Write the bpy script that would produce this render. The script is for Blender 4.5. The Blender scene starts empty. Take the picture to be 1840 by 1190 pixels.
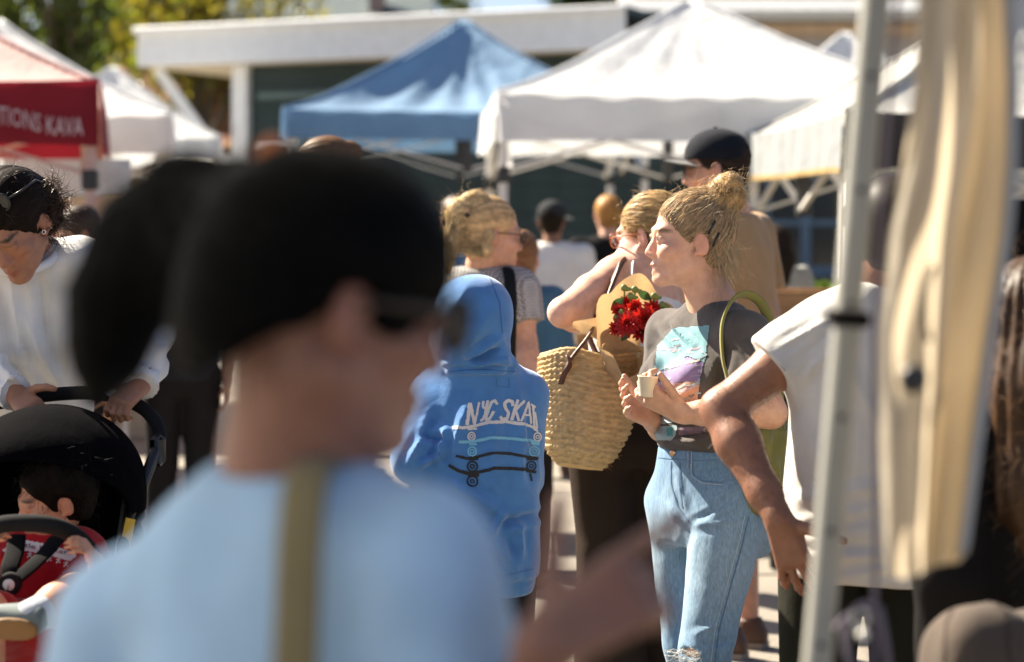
import bpy, math, random
import numpy as np
from mathutils import Vector, Matrix
from mathutils.bvhtree import BVHTree

# ------------------------------------------------------------------ camera, sky, sun, exposure
F, H, YH, CX = 3578.0, 1.55, 395.0, 920.0        # focal length in photo pixels, eye height, horizon row, centre column
scene = bpy.context.scene
cam_data = bpy.data.cameras.new('camera')
cam = bpy.data.objects.new('camera', cam_data)
scene.collection.objects.link(cam)
scene.camera = cam
cam.location = (0, 0, H)
cam.rotation_euler = (math.radians(90), 0, 0)
cam_data.sensor_width = 36.0
cam_data.lens = 36.0 * F / 1840.0
cam_data.shift_y = -(595.0 - YH) / 1840.0
cam_data.clip_start = 0.05
cam_data.clip_end = 500
cam_data.dof.use_dof = True
cam_data.dof.focus_distance = 4.9
cam_data.dof.aperture_fstop = 2.3
cam_data.dof.aperture_blades = 0

SUN_EL, SUN_AZ = 42.0, 52.0                        # degrees; azimuth is left of the viewing direction
world = bpy.data.worlds.new('World')
scene.world = world
world.use_nodes = True
wn = world.node_tree.nodes
wl = world.node_tree.links
sky = wn.new('ShaderNodeTexSky')
sky.sky_type = 'NISHITA'
sky.sun_disc = False
sky.sun_elevation = math.radians(SUN_EL)
sky.sun_rotation = math.radians(-SUN_AZ)
sky.air_density = 0.6
sky.dust_density = 1.8
sky.ozone_density = 1.5
bg = wn['Background']
bg.inputs['Strength'].default_value = 0.05
wl.new(sky.outputs['Color'], bg.inputs['Color'])
sun_data = bpy.data.lights.new('sun', 'SUN')
sun_data.energy = 5.0
sun_data.angle = math.radians(0.53)
sun_data.color = (1.0, 0.89, 0.72)
sun = bpy.data.objects.new('sun', sun_data)
scene.collection.objects.link(sun)
_el, _az = math.radians(SUN_EL), math.radians(SUN_AZ)
SUN_DIR = Vector((-math.sin(_az) * math.cos(_el), math.cos(_az) * math.cos(_el), math.sin(_el)))
sun.rotation_euler = SUN_DIR.to_track_quat('Z', 'Y').to_euler()
sun.location = (-8, 14, 14)
scene.view_settings.view_transform = 'Standard'
scene.view_settings.look = 'None'
scene.view_settings.gamma = 1.0
scene.view_settings.use_curve_mapping = False
scene.view_settings.exposure = 1.9
scene.cycles.max_bounces = 7
scene.cycles.diffuse_bounces = 3
scene.cycles.glossy_bounces = 2
scene.cycles.transmission_bounces = 4
scene.cycles.transparent_max_bounces = 6
scene.cycles.caustics_reflective = False
scene.cycles.caustics_refractive = False
scene.cycles.use_denoising = True

# ------------------------------------------------------------------ small maths
rng = np.random.default_rng(7)
random.seed(7)
def A(*t): return np.array(t, dtype=np.float64)
def P(x, y, d): return A((x - CX) * d / F, d, H - (y - YH) * d / F)
def nrm(v):
    v = np.asarray(v, dtype=np.float64); n = np.linalg.norm(v)
    return v / (n if n > 1e-9 else 1.0)
def frame(up, right):
    """columns: right, forward, up"""
    u = nrm(up); r = np.asarray(right, float); r = nrm(r - u * np.dot(r, u))
    return np.stack([r, np.cross(u, r), u], axis=1)
def head_frame(yaw, pitch=0.0, roll=0.0):
    """yaw: direction faced, degrees, 0 = away (+Y), 90 = image left, -90 = image right; pitch > 0 looks up"""
    m = Matrix.Rotation(math.radians(yaw), 3, 'Z') @ Matrix.Rotation(math.radians(pitch), 3, 'X') @ Matrix.Rotation(math.radians(roll), 3, 'Y')
    return np.array(m)
_lat = np.random.default_rng(3).random((32, 32, 32)) * 2 - 1
def noise(p, f=1.0, seed=0):
    q = np.asarray(p) * f + seed * 7.31
    i = np.floor(q).astype(int); t = q - i; t = t * t * (3 - 2 * t)
    i0 = i & 31; i1 = (i + 1) & 31
    x0, y0, z0 = i0[:, 0], i0[:, 1], i0[:, 2]; x1, y1, z1 = i1[:, 0], i1[:, 1], i1[:, 2]
    a, b, c = t[:, 0], t[:, 1], t[:, 2]
    def L(u, v, w): return u + (v - u) * w
    return L(L(L(_lat[x0, y0, z0], _lat[x1, y0, z0], a), L(_lat[x0, y1, z0], _lat[x1, y1, z0], a), b),
             L(L(_lat[x0, y0, z1], _lat[x1, y0, z1], a), L(_lat[x0, y1, z1], _lat[x1, y1, z1], a), b), c)

# ------------------------------------------------------------------ implicit surfaces: limbs, torsos and cloth as smooth unions
class Vol:
    def __init__(s, h): s.h = h; s.ops = []
    def cone(s, a, b, ra, rb, k=.02, op='u', flat=''):
        a = np.asarray(a, float); b = np.asarray(b, float); ab = b - a; L2 = max(ab @ ab, 1e-9); u = ab / math.sqrt(L2)
        r = max(ra, rb)
        def f(X, Y, Z):
            px, py, pz = X - a[0], Y - a[1], Z - a[2]
            tt = (px * ab[0] + py * ab[1] + pz * ab[2]) / L2
            t = np.clip(tt, 0, 1)
            d = np.sqrt((px - t * ab[0]) ** 2 + (py - t * ab[1]) ** 2 + (pz - t * ab[2]) ** 2) - (ra + (rb - ra) * t)
            if 'b' in flat: d = np.maximum(d, (tt - 1) * math.sqrt(L2))
            if 'a' in flat: d = np.maximum(d, -tt * math.sqrt(L2))
            return d
        s.ops.append((op, k, np.minimum(a, b) - r, np.maximum(a, b) + r, f)); return s
    def chain(s, pts, rads, k=.012, op='u'):
        for i in range(len(pts) - 1): s.cone(pts[i], pts[i + 1], rads[i], rads[i + 1], k, op)
        return s
    def ell(s, c, r, R=None, k=.02, op='u'):
        c = np.asarray(c, float); r = np.asarray(r, float) * (1.0 if np.ndim(r) else np.ones(3))
        R = np.eye(3) if R is None else R
        ext = np.sqrt(((R * r[None, :]) ** 2).sum(1))
        def f(X, Y, Z):
            x, y, z = X - c[0], Y - c[1], Z - c[2]
            q = [(x * R[0, i] + y * R[1, i] + z * R[2, i]) for i in range(3)]
            k0 = np.sqrt(sum((q[i] / r[i]) ** 2 for i in range(3)))
            k1 = np.sqrt(sum((q[i] / r[i] ** 2) ** 2 for i in range(3))) + 1e-6
            return k0 * (k0 - 1) / k1
        s.ops.append((op, k, c - ext, c + ext, f)); return s
    def loft(s, O, R, st, k=.03, op='u', n=2.3, cap=.02):
        """stations (z, cx, cy, rx, ry) along the local up axis"""
        O = np.asarray(O, float); st = np.array(st, float); z = st[:, 0]
        ex = np.abs(st[:, 1]).max() + st[:, 3].max(); ey = np.abs(st[:, 2]).max() + st[:, 4].max()
        cs = [O + R @ A(sx * ex, sy * ey, zz) for sx in (-1, 1) for sy in (-1, 1) for zz in (z[0], z[-1])]
        zf = np.linspace(z[0], z[-1], 64)
        kern = np.array([1, 2, 3, 2, 1.]) / 9
        cols = []
        for i in range(1, 5):
            v = np.interp(zf, z, st[:, i]); vp = np.pad(v, 2, mode='edge'); cols.append(np.convolve(vp, kern, 'valid'))
        def f(X, Y, Z):
            x, y, w = X - O[0], Y - O[1], Z - O[2]
            q0 = x * R[0, 0] + y * R[1, 0] + w * R[2, 0]; q1 = x * R[0, 1] + y * R[1, 1] + w * R[2, 1]; q2 = x * R[0, 2] + y * R[1, 2] + w * R[2, 2]
            cx, cy, rx, ry = [np.interp(q2, zf, c) for c in cols]
            m = (np.abs((q0 - cx) / rx) ** n + np.abs((q1 - cy) / ry) ** n) ** (1 / n)
            d = (m - 1) * np.minimum(rx, ry)
            e = np.maximum(z[0] - q2, q2 - z[-1])
            hh = np.maximum(cap - np.abs(d - e), 0) / cap
            return np.maximum(d, e) + hh * hh * cap * .25
        s.ops.append((op, k, np.min(cs, 0), np.max(cs, 0), f)); return s
    def plane(s, p, n, k=.004):
        p = np.asarray(p, float); n = nrm(n)
        def f(X, Y, Z): return (X - p[0]) * n[0] + (Y - p[1]) * n[1] + (Z - p[2]) * n[2]
        s.ops.append(('i', k, None, None, f)); return s
    def build(s):
        h = s.h
        U = [o for o in s.ops if o[0] == 'u']
        lo = np.min([o[2] for o in U], 0) - 3 * h; hi = np.max([o[3] for o in U], 0) + 3 * h
        n = np.ceil((hi - lo) / h).astype(int) + 1
        ax = [(lo[i] + h * np.arange(n[i])).astype(np.float32) for i in range(3)]
        D = np.full(n, 1.0, np.float32)
        for op, k, a, b, f in s.ops:
            if op == 'i':
                d = f(ax[0][:, None, None], ax[1][None, :, None], ax[2][None, None, :])
                D = np.maximum(D, d).astype(np.float32); continue
            m = k + 2.5 * h
            i0 = np.clip(np.floor((a - m - lo) / h).astype(int), 0, n - 1); i1 = np.clip(np.ceil((b + m - lo) / h).astype(int) + 1, 1, n)
            if np.any(i1 <= i0): continue
            sl = tuple(slice(i0[j], i1[j]) for j in range(3))
            d = f(ax[0][sl[0]][:, None, None], ax[1][sl[1]][None, :, None], ax[2][sl[2]][None, None, :]).astype(np.float32)
            e = D[sl]
            if op == 'u':
                hh = np.maximum(k - np.abs(d - e), 0) / k
                D[sl] = np.minimum(d, e) - hh * hh * k * .25
            else:
                d = -d
                hh = np.maximum(k - np.abs(d - e), 0) / k
                D[sl] = np.maximum(d, e) + hh * hh * k * .25
        return nets(D, lo, h)
def nets(D, lo, h):
    S = D < 0
    n = np.array(D.shape)
    cnt = np.zeros(n - 1, np.int8)
    for dx in (0, 1):
        for dy in (0, 1):
            for dz in (0, 1):
                cnt += S[dx:n[0] - 1 + dx, dy:n[1] - 1 + dy, dz:n[2] - 1 + dz]
    act = (cnt > 0) & (cnt < 8)
    ijk = np.argwhere(act)
    idx = np.full(act.shape, -1, np.int32); idx[act] = np.arange(len(ijk))
    off = np.array([(x, y, z) for x in (0, 1) for y in (0, 1) for z in (0, 1)])
    val = np.stack([D[ijk[:, 0] + o[0], ijk[:, 1] + o[1], ijk[:, 2] + o[2]] for o in off], 1).astype(np.float64)
    acc = np.zeros((len(ijk), 3)); c = np.zeros(len(ijk))
    for a in range(8):
        for b in range(a + 1, 8):
            if np.abs(off[a] - off[b]).sum() != 1: continue
            m = (val[:, a] < 0) != (val[:, b] < 0)
            t = np.where(m, val[:, a] / np.where(m, val[:, a] - val[:, b], 1), 0)
            acc += np.where(m[:, None], off[a] + t[:, None] * (off[b] - off[a]), 0); c += m
    v = lo + h * (ijk + acc / c[:, None])
    faces = []
    for ax in range(3):
        s0 = [slice(None)] * 3; s1 = [slice(None)] * 3
        s0[ax] = slice(0, -1); s1[ax] = slice(1, None)
        e = S[tuple(s0)] != S[tuple(s1)]
        p = np.argwhere(e)
        o1, o2 = (ax + 1) % 3, (ax + 2) % 3
        p = p[(p[:, o1] > 0) & (p[:, o2] > 0) & (p[:, o1] < n[o1] - 1) & (p[:, o2] < n[o2] - 1)]
        if not len(p): continue
        q = []
        for a, b in ((-1, -1), (0, -1), (0, 0), (-1, 0)):
            r = p.copy(); r[:, o1] += a; r[:, o2] += b
            q.append(idx[r[:, 0], r[:, 1], r[:, 2]])
        q = np.stack(q, 1)
        ins = S[p[:, 0], p[:, 1], p[:, 2]]
        q = np.where(ins[:, None], q, q[:, ::-1])
        faces.append(q)
    f = np.concatenate(faces)
    f = f[(f >= 0).all(1)]
    return v, f
def cat(*ms):
    vs, fs, o = [], [], 0
    for v, f in ms:
        vs.append(v); fs.append(f + o); o += len(v)
    return np.concatenate(vs), np.concatenate(fs)
def vnormals(v, f):
    a = np.cross(v[f[:, 2]] - v[f[:, 0]], v[f[:, 3]] - v[f[:, 1]])
    n = np.zeros_like(v)
    for i in range(4): np.add.at(n, f[:, i], a)
    return n / (np.linalg.norm(n, axis=1)[:, None] + 1e-12)
def seg_dist(p, a, b):
    a = np.asarray(a, float); b = np.asarray(b, float); ab = b - a
    t = np.clip(((p - a) @ ab) / (ab @ ab), 0, 1)
    return np.linalg.norm(p - a - t[:, None] * ab, axis=1), t
def creases(v, lst):
    """cloth folds: (a, b, width, depth) segments; depth > 0 raises a ridge with a valley beside it"""
    d = np.zeros(len(v))
    px = np.stack([CX + v[:, 0] * F / v[:, 1], YH - (v[:, 2] - H) * F / v[:, 1], 0 * v[:, 0]], 1)
    for a, b, w, dep in lst:
        if len(a) == 2:                                    # given as photo coordinates: fold across the garment as seen
            r, t = seg_dist(px, A(*a, 0), A(*b, 0)); r = r * v[:, 1] / F
        else: r, t = seg_dist(v, a, b)
        fade = np.sin(np.pi * np.clip(t * .9 + .05, 0, 1)) ** .6
        x = r / w
        d += 2.1 * dep * fade * (np.exp(-x * 1.6) - .45 * np.exp(-((x - 1.5) ** 2) * 1.8))
    return d
def displaced(m, fn):
    v, f = m
    return v + vnormals(v, f) * fn(v)[:, None], f

# ------------------------------------------------------------------ objects
COL = scene.collection
def tag(o, label=None, cat_=None, group=None, kind=None):
    if label: o['label'] = label
    if cat_: o['category'] = cat_
    if group: o['group'] = group
    if kind: o['kind'] = kind
    return o
def thing(name, label, cat_, base=(0, 0, 0), group=None):
    o = bpy.data.objects.new(name, None); COL.objects.link(o)
    o.location = tuple(float(x) for x in base); o.empty_display_size = .1
    return tag(o, label, cat_, group)
def origin(o):
    w = np.zeros(3)
    while o is not None:
        w += np.array(o.location); o = o.parent
    return w
def link(name, me, parent=None, loc=None):
    o = bpy.data.objects.new(name, me); COL.objects.link(o)
    if parent is not None: o.parent = parent
    if loc is not None: o.location = tuple(loc)
    return o
def mesh_np(name, v, f, mat, smooth=True, col=None):
    me = bpy.data.meshes.new(name)
    v = np.asarray(v, np.float32)
    me.vertices.add(len(v)); me.vertices.foreach_set('co', v.ravel())
    f = np.asarray(f, np.int32); k = f.shape[1]
    tot = np.full(len(f), k, np.int32)
    if k == 4: tot[f[:, 2] == f[:, 3]] = 3
    lv = f.ravel()[(np.arange(k)[None, :] < tot[:, None]).ravel()]
    me.loops.add(len(lv)); me.loops.foreach_set('vertex_index', lv)
    me.polygons.add(len(f)); me.polygons.foreach_set('loop_start', (np.cumsum(tot) - tot).astype(np.int32))
    me.polygons.foreach_set('loop_total', tot)
    me.polygons.foreach_set('use_smooth', np.full(len(f), smooth))
    me.update(calc_edges=True); me.validate()
    if col is not None:
        at = me.color_attributes.new('Col', 'FLOAT_COLOR', 'POINT')
        c = np.ones((len(v), 4), np.float32); c[:, :3] = col
        at.data.foreach_set('color', c.ravel())
    if mat is not None: me.materials.append(mat)
    return me
def part(name, m, mat, parent=None, smooth=True, col=None, base=None):
    """world-space mesh (verts, quads) -> object; under a parent its origin is the thing's"""
    v, f = m
    b = origin(parent) if parent is not None else (np.zeros(3) if base is None else np.asarray(base, float))
    o = link(name, mesh_np(name, np.asarray(v) - b, f, mat, smooth, col), parent)
    if parent is None: o.location = tuple(b)
    return o
# simple quads meshes
def tube(pts, r, n=8, closed=False, sq=None):
    pts = np.asarray(pts, float); N = len(pts)
    r = np.full(N, r, float) if np.ndim(r) == 0 else np.asarray(r, float)
    T = np.gradient(pts, axis=0) if not closed else np.roll(pts, -1, 0) - np.roll(pts, 1, 0)
    T /= np.linalg.norm(T, axis=1)[:, None] + 1e-12
    up = A(0, 0, 1) if abs(T[0][2]) < .9 else A(1, 0, 0)
    v = []
    for i in range(N):
        s = nrm(np.cross(T[i], up)); w = np.cross(s, T[i]); up = w
        a = np.linspace(0, 2 * np.pi, n, endpoint=False) + (np.pi / 4 if n == 4 else 0)
        e = (1, 1) if sq is None else sq
        v.append(pts[i] + r[i] * (np.cos(a)[:, None] * s * e[0] + np.sin(a)[:, None] * w * e[1]))
    v = np.concatenate(v); f = []
    for i in range(N if closed else N - 1):
        j = (i + 1) % N
        for q in range(n):
            f.append((i * n + q, i * n + (q + 1) % n, j * n + (q + 1) % n, j * n + q))
    if not closed:
        c = len(v); v = np.concatenate([v, pts[:1], pts[-1:]])
        for q in range(0, n, 2):
            f.append((c, (q + 2) % n, (q + 1) % n, q)); b = (N - 1) * n
            f.append((c + 1, b + q, b + (q + 1) % n, b + (q + 2) % n))
    return v, np.array(f)
def box(c, size, R=None, bev=0.0):
    c = np.asarray(c, float); s = np.asarray(size, float) / 2
    R = np.eye(3) if R is None else R
    if bev <= 0:
        v = np.array([(x, y, z) for x in (-1, 1) for y in (-1, 1) for z in (-1, 1)], float) * s
        f = np.array([(0, 1, 3, 2), (4, 6, 7, 5), (0, 4, 5, 1), (2, 3, 7, 6), (0, 2, 6, 4), (1, 5, 7, 3)])
        return c + v @ R.T, f
    b = min(bev, s.min() * .9)
    vs = []; fs = []
    corners = {}
    for x in (-1, 1):
        for y in (-1, 1):
            for z in (-1, 1):
                for a in range(3):
                    p = A(x, y, z) * (s - b); p[a] += (x, y, z)[a] * b
                    corners[(x, y, z, a)] = len(vs); vs.append(p)
    g = corners
    for a in range(3):
        o1, o2 = (a + 1) % 3, (a + 2) % 3
        for sg in (-1, 1):
            q = []
            for u, w in ((-1, -1), (1, -1), (1, 1), (-1, 1)):
                k = [0, 0, 0]; k[a] = sg; k[o1] = u; k[o2] = w; q.append(g[(*k, a)])
            fs.append(q if sg > 0 else q[::-1])
    for a in range(3):
        o1, o2 = (a + 1) % 3, (a + 2) % 3
        for u in (-1, 1):
            for w in (-1, 1):
                k0 = [0, 0, 0]; k1 = [0, 0, 0]
                k0[a] = -1; k1[a] = 1; k0[o1] = k1[o1] = u; k0[o2] = k1[o2] = w
                fs.append([g[(*k0, o1)], g[(*k1, o1)], g[(*k1, o2)], g[(*k0, o2)]])
    for x in (-1, 1):
        for y in (-1, 1):
            for z in (-1, 1):
                i = [g[(x, y, z, a)] for a in range(3)]; fs.append([i[0], i[1], i[2], i[2]])
    return c + np.array(vs) @ R.T, np.array(fs)
def beam(a, b, w, t=None, bev=0.0):
    a = np.asarray(a, float); b = np.asarray(b, float); u = nrm(b - a)
    R = frame(u, A(1, 0, 0) if abs(u[0]) < .9 else A(0, 1, 0))
    return box((a + b) / 2, (w, t or w, np.linalg.norm(b - a)), R, bev)
def grid(fn, nu, nv, closed_u=False):
    """fn(u, v) arrays in 0..1 -> points"""
    U = np.linspace(0, 1, nu, endpoint=not closed_u); W = np.linspace(0, 1, nv)
    uu, vv = np.meshgrid(U, W, indexing='ij')
    v = fn(uu.ravel(), vv.ravel())
    f = []
    for i in range(nu if closed_u else nu - 1):
        j = (i + 1) % nu
        for k in range(nv - 1): f.append((i * nv + k, j * nv + k, j * nv + k + 1, i * nv + k + 1))
    return v, np.array(f)
def lathe(O, R, prof, n=24):
    prof = np.array(prof, float)
    def fn(u, w):
        k = w * (len(prof) - 1)
        r = np.interp(k, np.arange(len(prof)), prof[:, 0]); z = np.interp(k, np.arange(len(prof)), prof[:, 1])
        a = u * 2 * np.pi
        return np.asarray(O) + np.stack([r * np.cos(a), r * np.sin(a), z], 1) @ R.T
    return grid(fn, n, len(prof), True)
def curve_pts(pts, n):
    """Catmull-Rom through pts"""
    p = np.asarray(pts, float); p = np.vstack([2 * p[0] - p[1], p, 2 * p[-1] - p[-2]])
    m = len(p) - 3; out = []
    for t in np.linspace(0, m - 1e-6, n):
        i = int(t); u = t - i; a, b, c, d = p[i:i + 4]
        out.append(.5 * (2 * b + (c - a) * u + (2 * a - 5 * b + 4 * c - d) * u * u + (3 * b - a - 3 * c + d) * u ** 3))
    return np.array(out)
def strand_mesh(paths, r0, r1=.0001):
    """paths (n, k, 3): thin three-sided hairs in one mesh"""
    Pn = np.asarray(paths, float); n, k, _ = Pn.shape
    T = np.gradient(Pn, axis=1); T /= np.linalg.norm(T, axis=2)[..., None] + 1e-12
    ref = np.random.default_rng(5).normal(size=(n, 1, 3)); s = np.cross(T, ref); s /= np.linalg.norm(s, axis=2)[..., None] + 1e-12
    w = np.cross(T, s); rad = np.linspace(r0, r1, k)[None, :, None]
    rings = [Pn + rad * (math.cos(a) * s + math.sin(a) * w) for a in (0, 2.094, 4.189)]
    v = np.stack(rings, 2).reshape(-1, 3)
    i = np.arange(n)[:, None, None] * k * 3 + np.arange(k - 1)[None, :, None] * 3; q = np.arange(3)[None, None, :]
    f = np.stack([i + q, i + (q + 1) % 3, i + 3 + (q + 1) % 3, i + 3 + q], -1).reshape(-1, 4)
    return v, f

# ------------------------------------------------------------------ materials
def _node(nt, t, **kw):
    n = nt.nodes.new(t)
    for k, v in kw.items(): setattr(n, k, v)
    return n
_mats = {}
def mat(name, col, rough=.8, var=.12, vscale=8.0, bump=0.0, bscale=60.0, sheen=0.0, metal=0.0, spec=.5, attr=False,
        trans=0.0, tcol=None, sss=0.0, stretch=None, bump2=0.0, b2scale=8.0, coat=0.0, emit=None):
    if name in _mats: return _mats[name]
    m = bpy.data.materials.new(name); m.use_nodes = True; nt = m.node_tree; L = nt.links
    b = nt.nodes['Principled BSDF']; out = nt.nodes['Material Output']
    b.inputs['Roughness'].default_value = rough; b.inputs['Metallic'].default_value = metal
    b.inputs['Specular IOR Level'].default_value = spec
    if sheen: b.inputs['Sheen Weight'].default_value = sheen; b.inputs['Sheen Roughness'].default_value = .5
    if coat: b.inputs['Coat Weight'].default_value = coat; b.inputs['Coat Roughness'].default_value = .1
    tc = _node(nt, 'ShaderNodeTexCoord'); mp = _node(nt, 'ShaderNodeMapping')
    L.new(tc.outputs['Object'], mp.inputs['Vector'])
    if stretch: mp.inputs['Scale'].default_value = stretch
    nz = _node(nt, 'ShaderNodeTexNoise'); nz.inputs['Scale'].default_value = vscale; nz.inputs['Detail'].default_value = 5
    L.new(mp.outputs['Vector'], nz.inputs['Vector'])
    mr = _node(nt, 'ShaderNodeMapRange'); mr.inputs['From Min'].default_value = .3; mr.inputs['From Max'].default_value = .7
    mr.inputs['To Min'].default_value = 1 - var; mr.inputs['To Max'].default_value = 1 + var
    L.new(nz.outputs['Fac'], mr.inputs['Value'])
    mx = _node(nt, 'ShaderNodeVectorMath', operation='SCALE')
    if attr:
        at = _node(nt, 'ShaderNodeAttribute'); at.attribute_name = 'Col'; L.new(at.outputs['Color'], mx.inputs[0])
    else: mx.inputs[0].default_value = col[:3]
    L.new(mr.outputs['Result'], mx.inputs['Scale'])
    L.new(mx.outputs['Vector'], b.inputs['Base Color'])
    if sss:
        b.inputs['Subsurface Weight'].default_value = sss; b.inputs['Subsurface Radius'].default_value = (1, .35, .2); b.inputs['Subsurface Scale'].default_value = .012
    if bump or bump2:
        prev = None
        for st, sc in ((bump, bscale), (bump2, b2scale)):
            if not st: continue
            n2 = _node(nt, 'ShaderNodeTexNoise'); n2.inputs['Scale'].default_value = sc; n2.inputs['Detail'].default_value = 3
            L.new(mp.outputs['Vector'], n2.inputs['Vector'])
            bp = _node(nt, 'ShaderNodeBump'); bp.inputs['Strength'].default_value = st; bp.inputs['Distance'].default_value = .6 / sc
            L.new(n2.outputs['Fac'], bp.inputs['Height'])
            if prev: L.new(prev.outputs['Normal'], bp.inputs['Normal'])
            prev = bp
        L.new(prev.outputs['Normal'], b.inputs['Normal'])
    if trans:
        tr = _node(nt, 'ShaderNodeBsdfTranslucent'); ms = _node(nt, 'ShaderNodeMixShader'); ms.inputs['Fac'].default_value = trans
        if tcol is not None: tr.inputs['Color'].default_value = (*tcol, 1)
        else: L.new(mx.outputs['Vector'], tr.inputs['Color'])
        L.new(b.outputs['BSDF'], ms.inputs[1]); L.new(tr.outputs['BSDF'], ms.inputs[2]); L.new(ms.outputs['Shader'], out.inputs['Surface'])
    if emit is not None:
        b.inputs['Emission Color'].default_value = (*emit[:3], 1); b.inputs['Emission Strength'].default_value = emit[3]
    _mats[name] = m
    return m
def cloth(name, col, **kw):
    d = dict(rough=.92, var=.07, vscale=14, bump=.25, bscale=700, bump2=.12, b2scale=40, sheen=.15 if max(col) > .06 else 0, spec=.2 if max(col) > .06 else .1); d.update(kw)
    return mat(name, col, **d)
# ------------------------------------------------------------------ ground
m_ground = mat('asphalt', (.20, .178, .148), rough=.85, var=.16, vscale=1.3, bump=.5, bscale=220, bump2=.25, b2scale=30)
gv, gf = grid(lambda u, w: np.stack([(u - .5) * 400, w * 400 - 40, 0 * u], 1), 2, 2)
tag(part('ground', (gv, gf[:, ::-1]), m_ground), kind='structure')
m_joint = mat('tar_joint', (.10, .09, .08), rough=.9)
for k, (xa, ya, xb, yb) in enumerate(((-6, 11.9, 8, 10.4), (-6, 9.2, 8, 8.2), (.9, 6, 2.6, 16))):
    a, b = A(xa, ya, 0), A(xb, yb, 0); u = nrm(b - a); s = A(-u[1], u[0], 0) * .012
    v = np.array([a - s, b - s, b + s, a + s]) + A(0, 0, .004)
    tag(part('ground_joint', (v, np.array([[0, 1, 2, 3]])), m_joint), kind='structure')

# ------------------------------------------------------------------ buildings
m_white = mat('white_paint', (.78, .79, .78), rough=.55, var=.05, bump=.1, bscale=40)
m_green = mat('dark_green_siding', (.022, .040, .036), rough=.7, var=.2, vscale=3, bump=.15, bscale=30)
m_beige = mat('beige_siding', (.50, .42, .33), rough=.75, var=.08, vscale=3, bump=.15, bscale=30)
m_soffit = mat('cream_soffit', (.74, .66, .52), rough=.7)
m_blue_trim = mat('blue_trim', (.10, .17, .25), rough=.5)
m_dark_glass = mat('window_glass', (.012, .014, .016), rough=.08, var=.05, spec=.6)
m_roof_teal = mat('teal_roof', (.045, .075, .085), rough=.7, var=.2, vscale=2, bump=.4, bscale=14)
m_roof_rust = mat('rust_roof', (.30, .12, .05), rough=.8, var=.25, vscale=2, bump=.4, bscale=14)

def plank_wall(parent, a, b, z0, z1, step, m, name='plank'):
    """lapped boards from a to b (plan points), each its own piece"""
    a = A(*a, 0); b = A(*b, 0); u = nrm(b - a); n = A(u[1], -u[0], 0); L = np.linalg.norm(b - a)
    R = np.stack([u, -n, A(0, 0, 1)], 1)
    t = math.radians(6)
    R = R @ np.array(Matrix.Rotation(-t, 3, 'X'))
    me = None; k = 0; z = z0
    while z < z1 - .01:
        c = (a + b) / 2 + A(0, 0, z + step / 2) + n * (.004 * math.sin(k * 2.3))
        if me is None:
            v, f = box((0, 0, 0), (L, .022, step * 1.12), R, .003); me = mesh_np(name, v, f, m, smooth=False)
        link(name, me, parent, c - origin(parent)); z += step; k += 1

# dark green hall with the deep white fascia
LF, RF = A(-5.25, 28.0, 0), A(1.42, 25.0, 0)
uF = nrm(RF - LF); nF = A(uF[1], -uF[0], 0)
hall = thing('market_hall', 'dark green clapboard hall with wide white roof fascia behind the blue canopy', 'building', tuple(LF + (RF - LF) * .5 - nF * 2))
RFm = np.stack([uF, -nF, A(0, 0, 1)], 1)
Lf = np.linalg.norm(RF - LF)
part('fascia', box((LF + RF) / 2 + A(0, 0, 3.94), (Lf, .06, .48), RFm, .01), m_white, hall, False)
part('gutter', box((LF + RF) / 2 + A(0, 0, 4.20) + nF * .07, (Lf + .04, .14, .09), RFm, .02), m_white, hall, False)
part('roof', box((LF + RF) / 2 + A(0, 0, 4.22) - nF * 3.6, (Lf - .1, 7.0, .08), RFm), m_roof_teal, hall, False)
part('soffit', box((LF + RF) / 2 + A(0, 0, 3.72) - nF * 2.0, (Lf - .04, 3.9, .03), RFm), m_soffit, hall, False)
wa = LF + uF * 1.42 - nF * .5; wb = RF + uF * .3 - nF * .5
part('wall_core', box((wa + wb) / 2 - nF * 1.55 + A(0, 0, 1.85), (np.linalg.norm(wb - wa) - .1, 3.0, 3.7), RFm), m_green, hall, False)
plank_wall(hall, wa[:2], wb[:2], 0, 3.68, .184, m_green)
for q, zz in ((wa + nF * .06, 0),):
    part('post', box(q + A(0, 0, 1.85), (.24, .16, 3.7), RFm, .01), m_white, hall, False)
part('brace', beam(LF + uF * .14 - nF * .25 + A(0, 0, 3.68), wa + nF * .1 + A(-.02, 0, 2.25) - uF * .16, .15, .12, .01), m_white, hall, False)
for zz in (2.56, 3.27):
    part('rail', box((wa * .78 + wb * .22) + nF * .06 + A(0, 0, zz), (2.2, .05, .09), RFm, .005), m_white if zz < 3 else mat('sage_trim', (.10, .15, .14), rough=.6), hall, False)

# beige clapboard house on the right
hb = thing('clapboard_house', 'beige clapboard house with white gutter and slate blue windows at the right', 'building', (5.0, 28.5, 0))
part('wall_core', box((5.6, 28.6, 2.3), (7.9, 3.0, 4.6)), m_beige, hb, False)
plank_wall(hb, (1.62, 27.05), (9.6, 27.05), 0, 4.25, .20, m_beige)
part('frieze', box((5.6, 27.0, 4.13), (8.1, .10, .16), None, .01), mat('tan_trim', (.62, .42, .24), rough=.7), hb, False)
part('gutter', box((5.6, 26.88, 4.35), (8.2, .22, .22), None, .04), m_white, hb, False)
part('roof', box((5.6, 28.2, 5.0), (8.3, 3.4, .1), np.array(Matrix.Rotation(math.radians(24), 3, 'X'))), mat('pale_metal_roof', (.6, .6, .58), rough=.35, metal=.3), hb, False)
part('downpipe', tube(curve_pts([(1.63, 26.9, 4.4), (1.66, 26.92, 3.9), (1.75, 26.98, 3.6), (1.75, 26.98, 0)], 20), .07, 8), mat('navy_pipe', (.03, .05, .09), rough=.5), hb)
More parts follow.
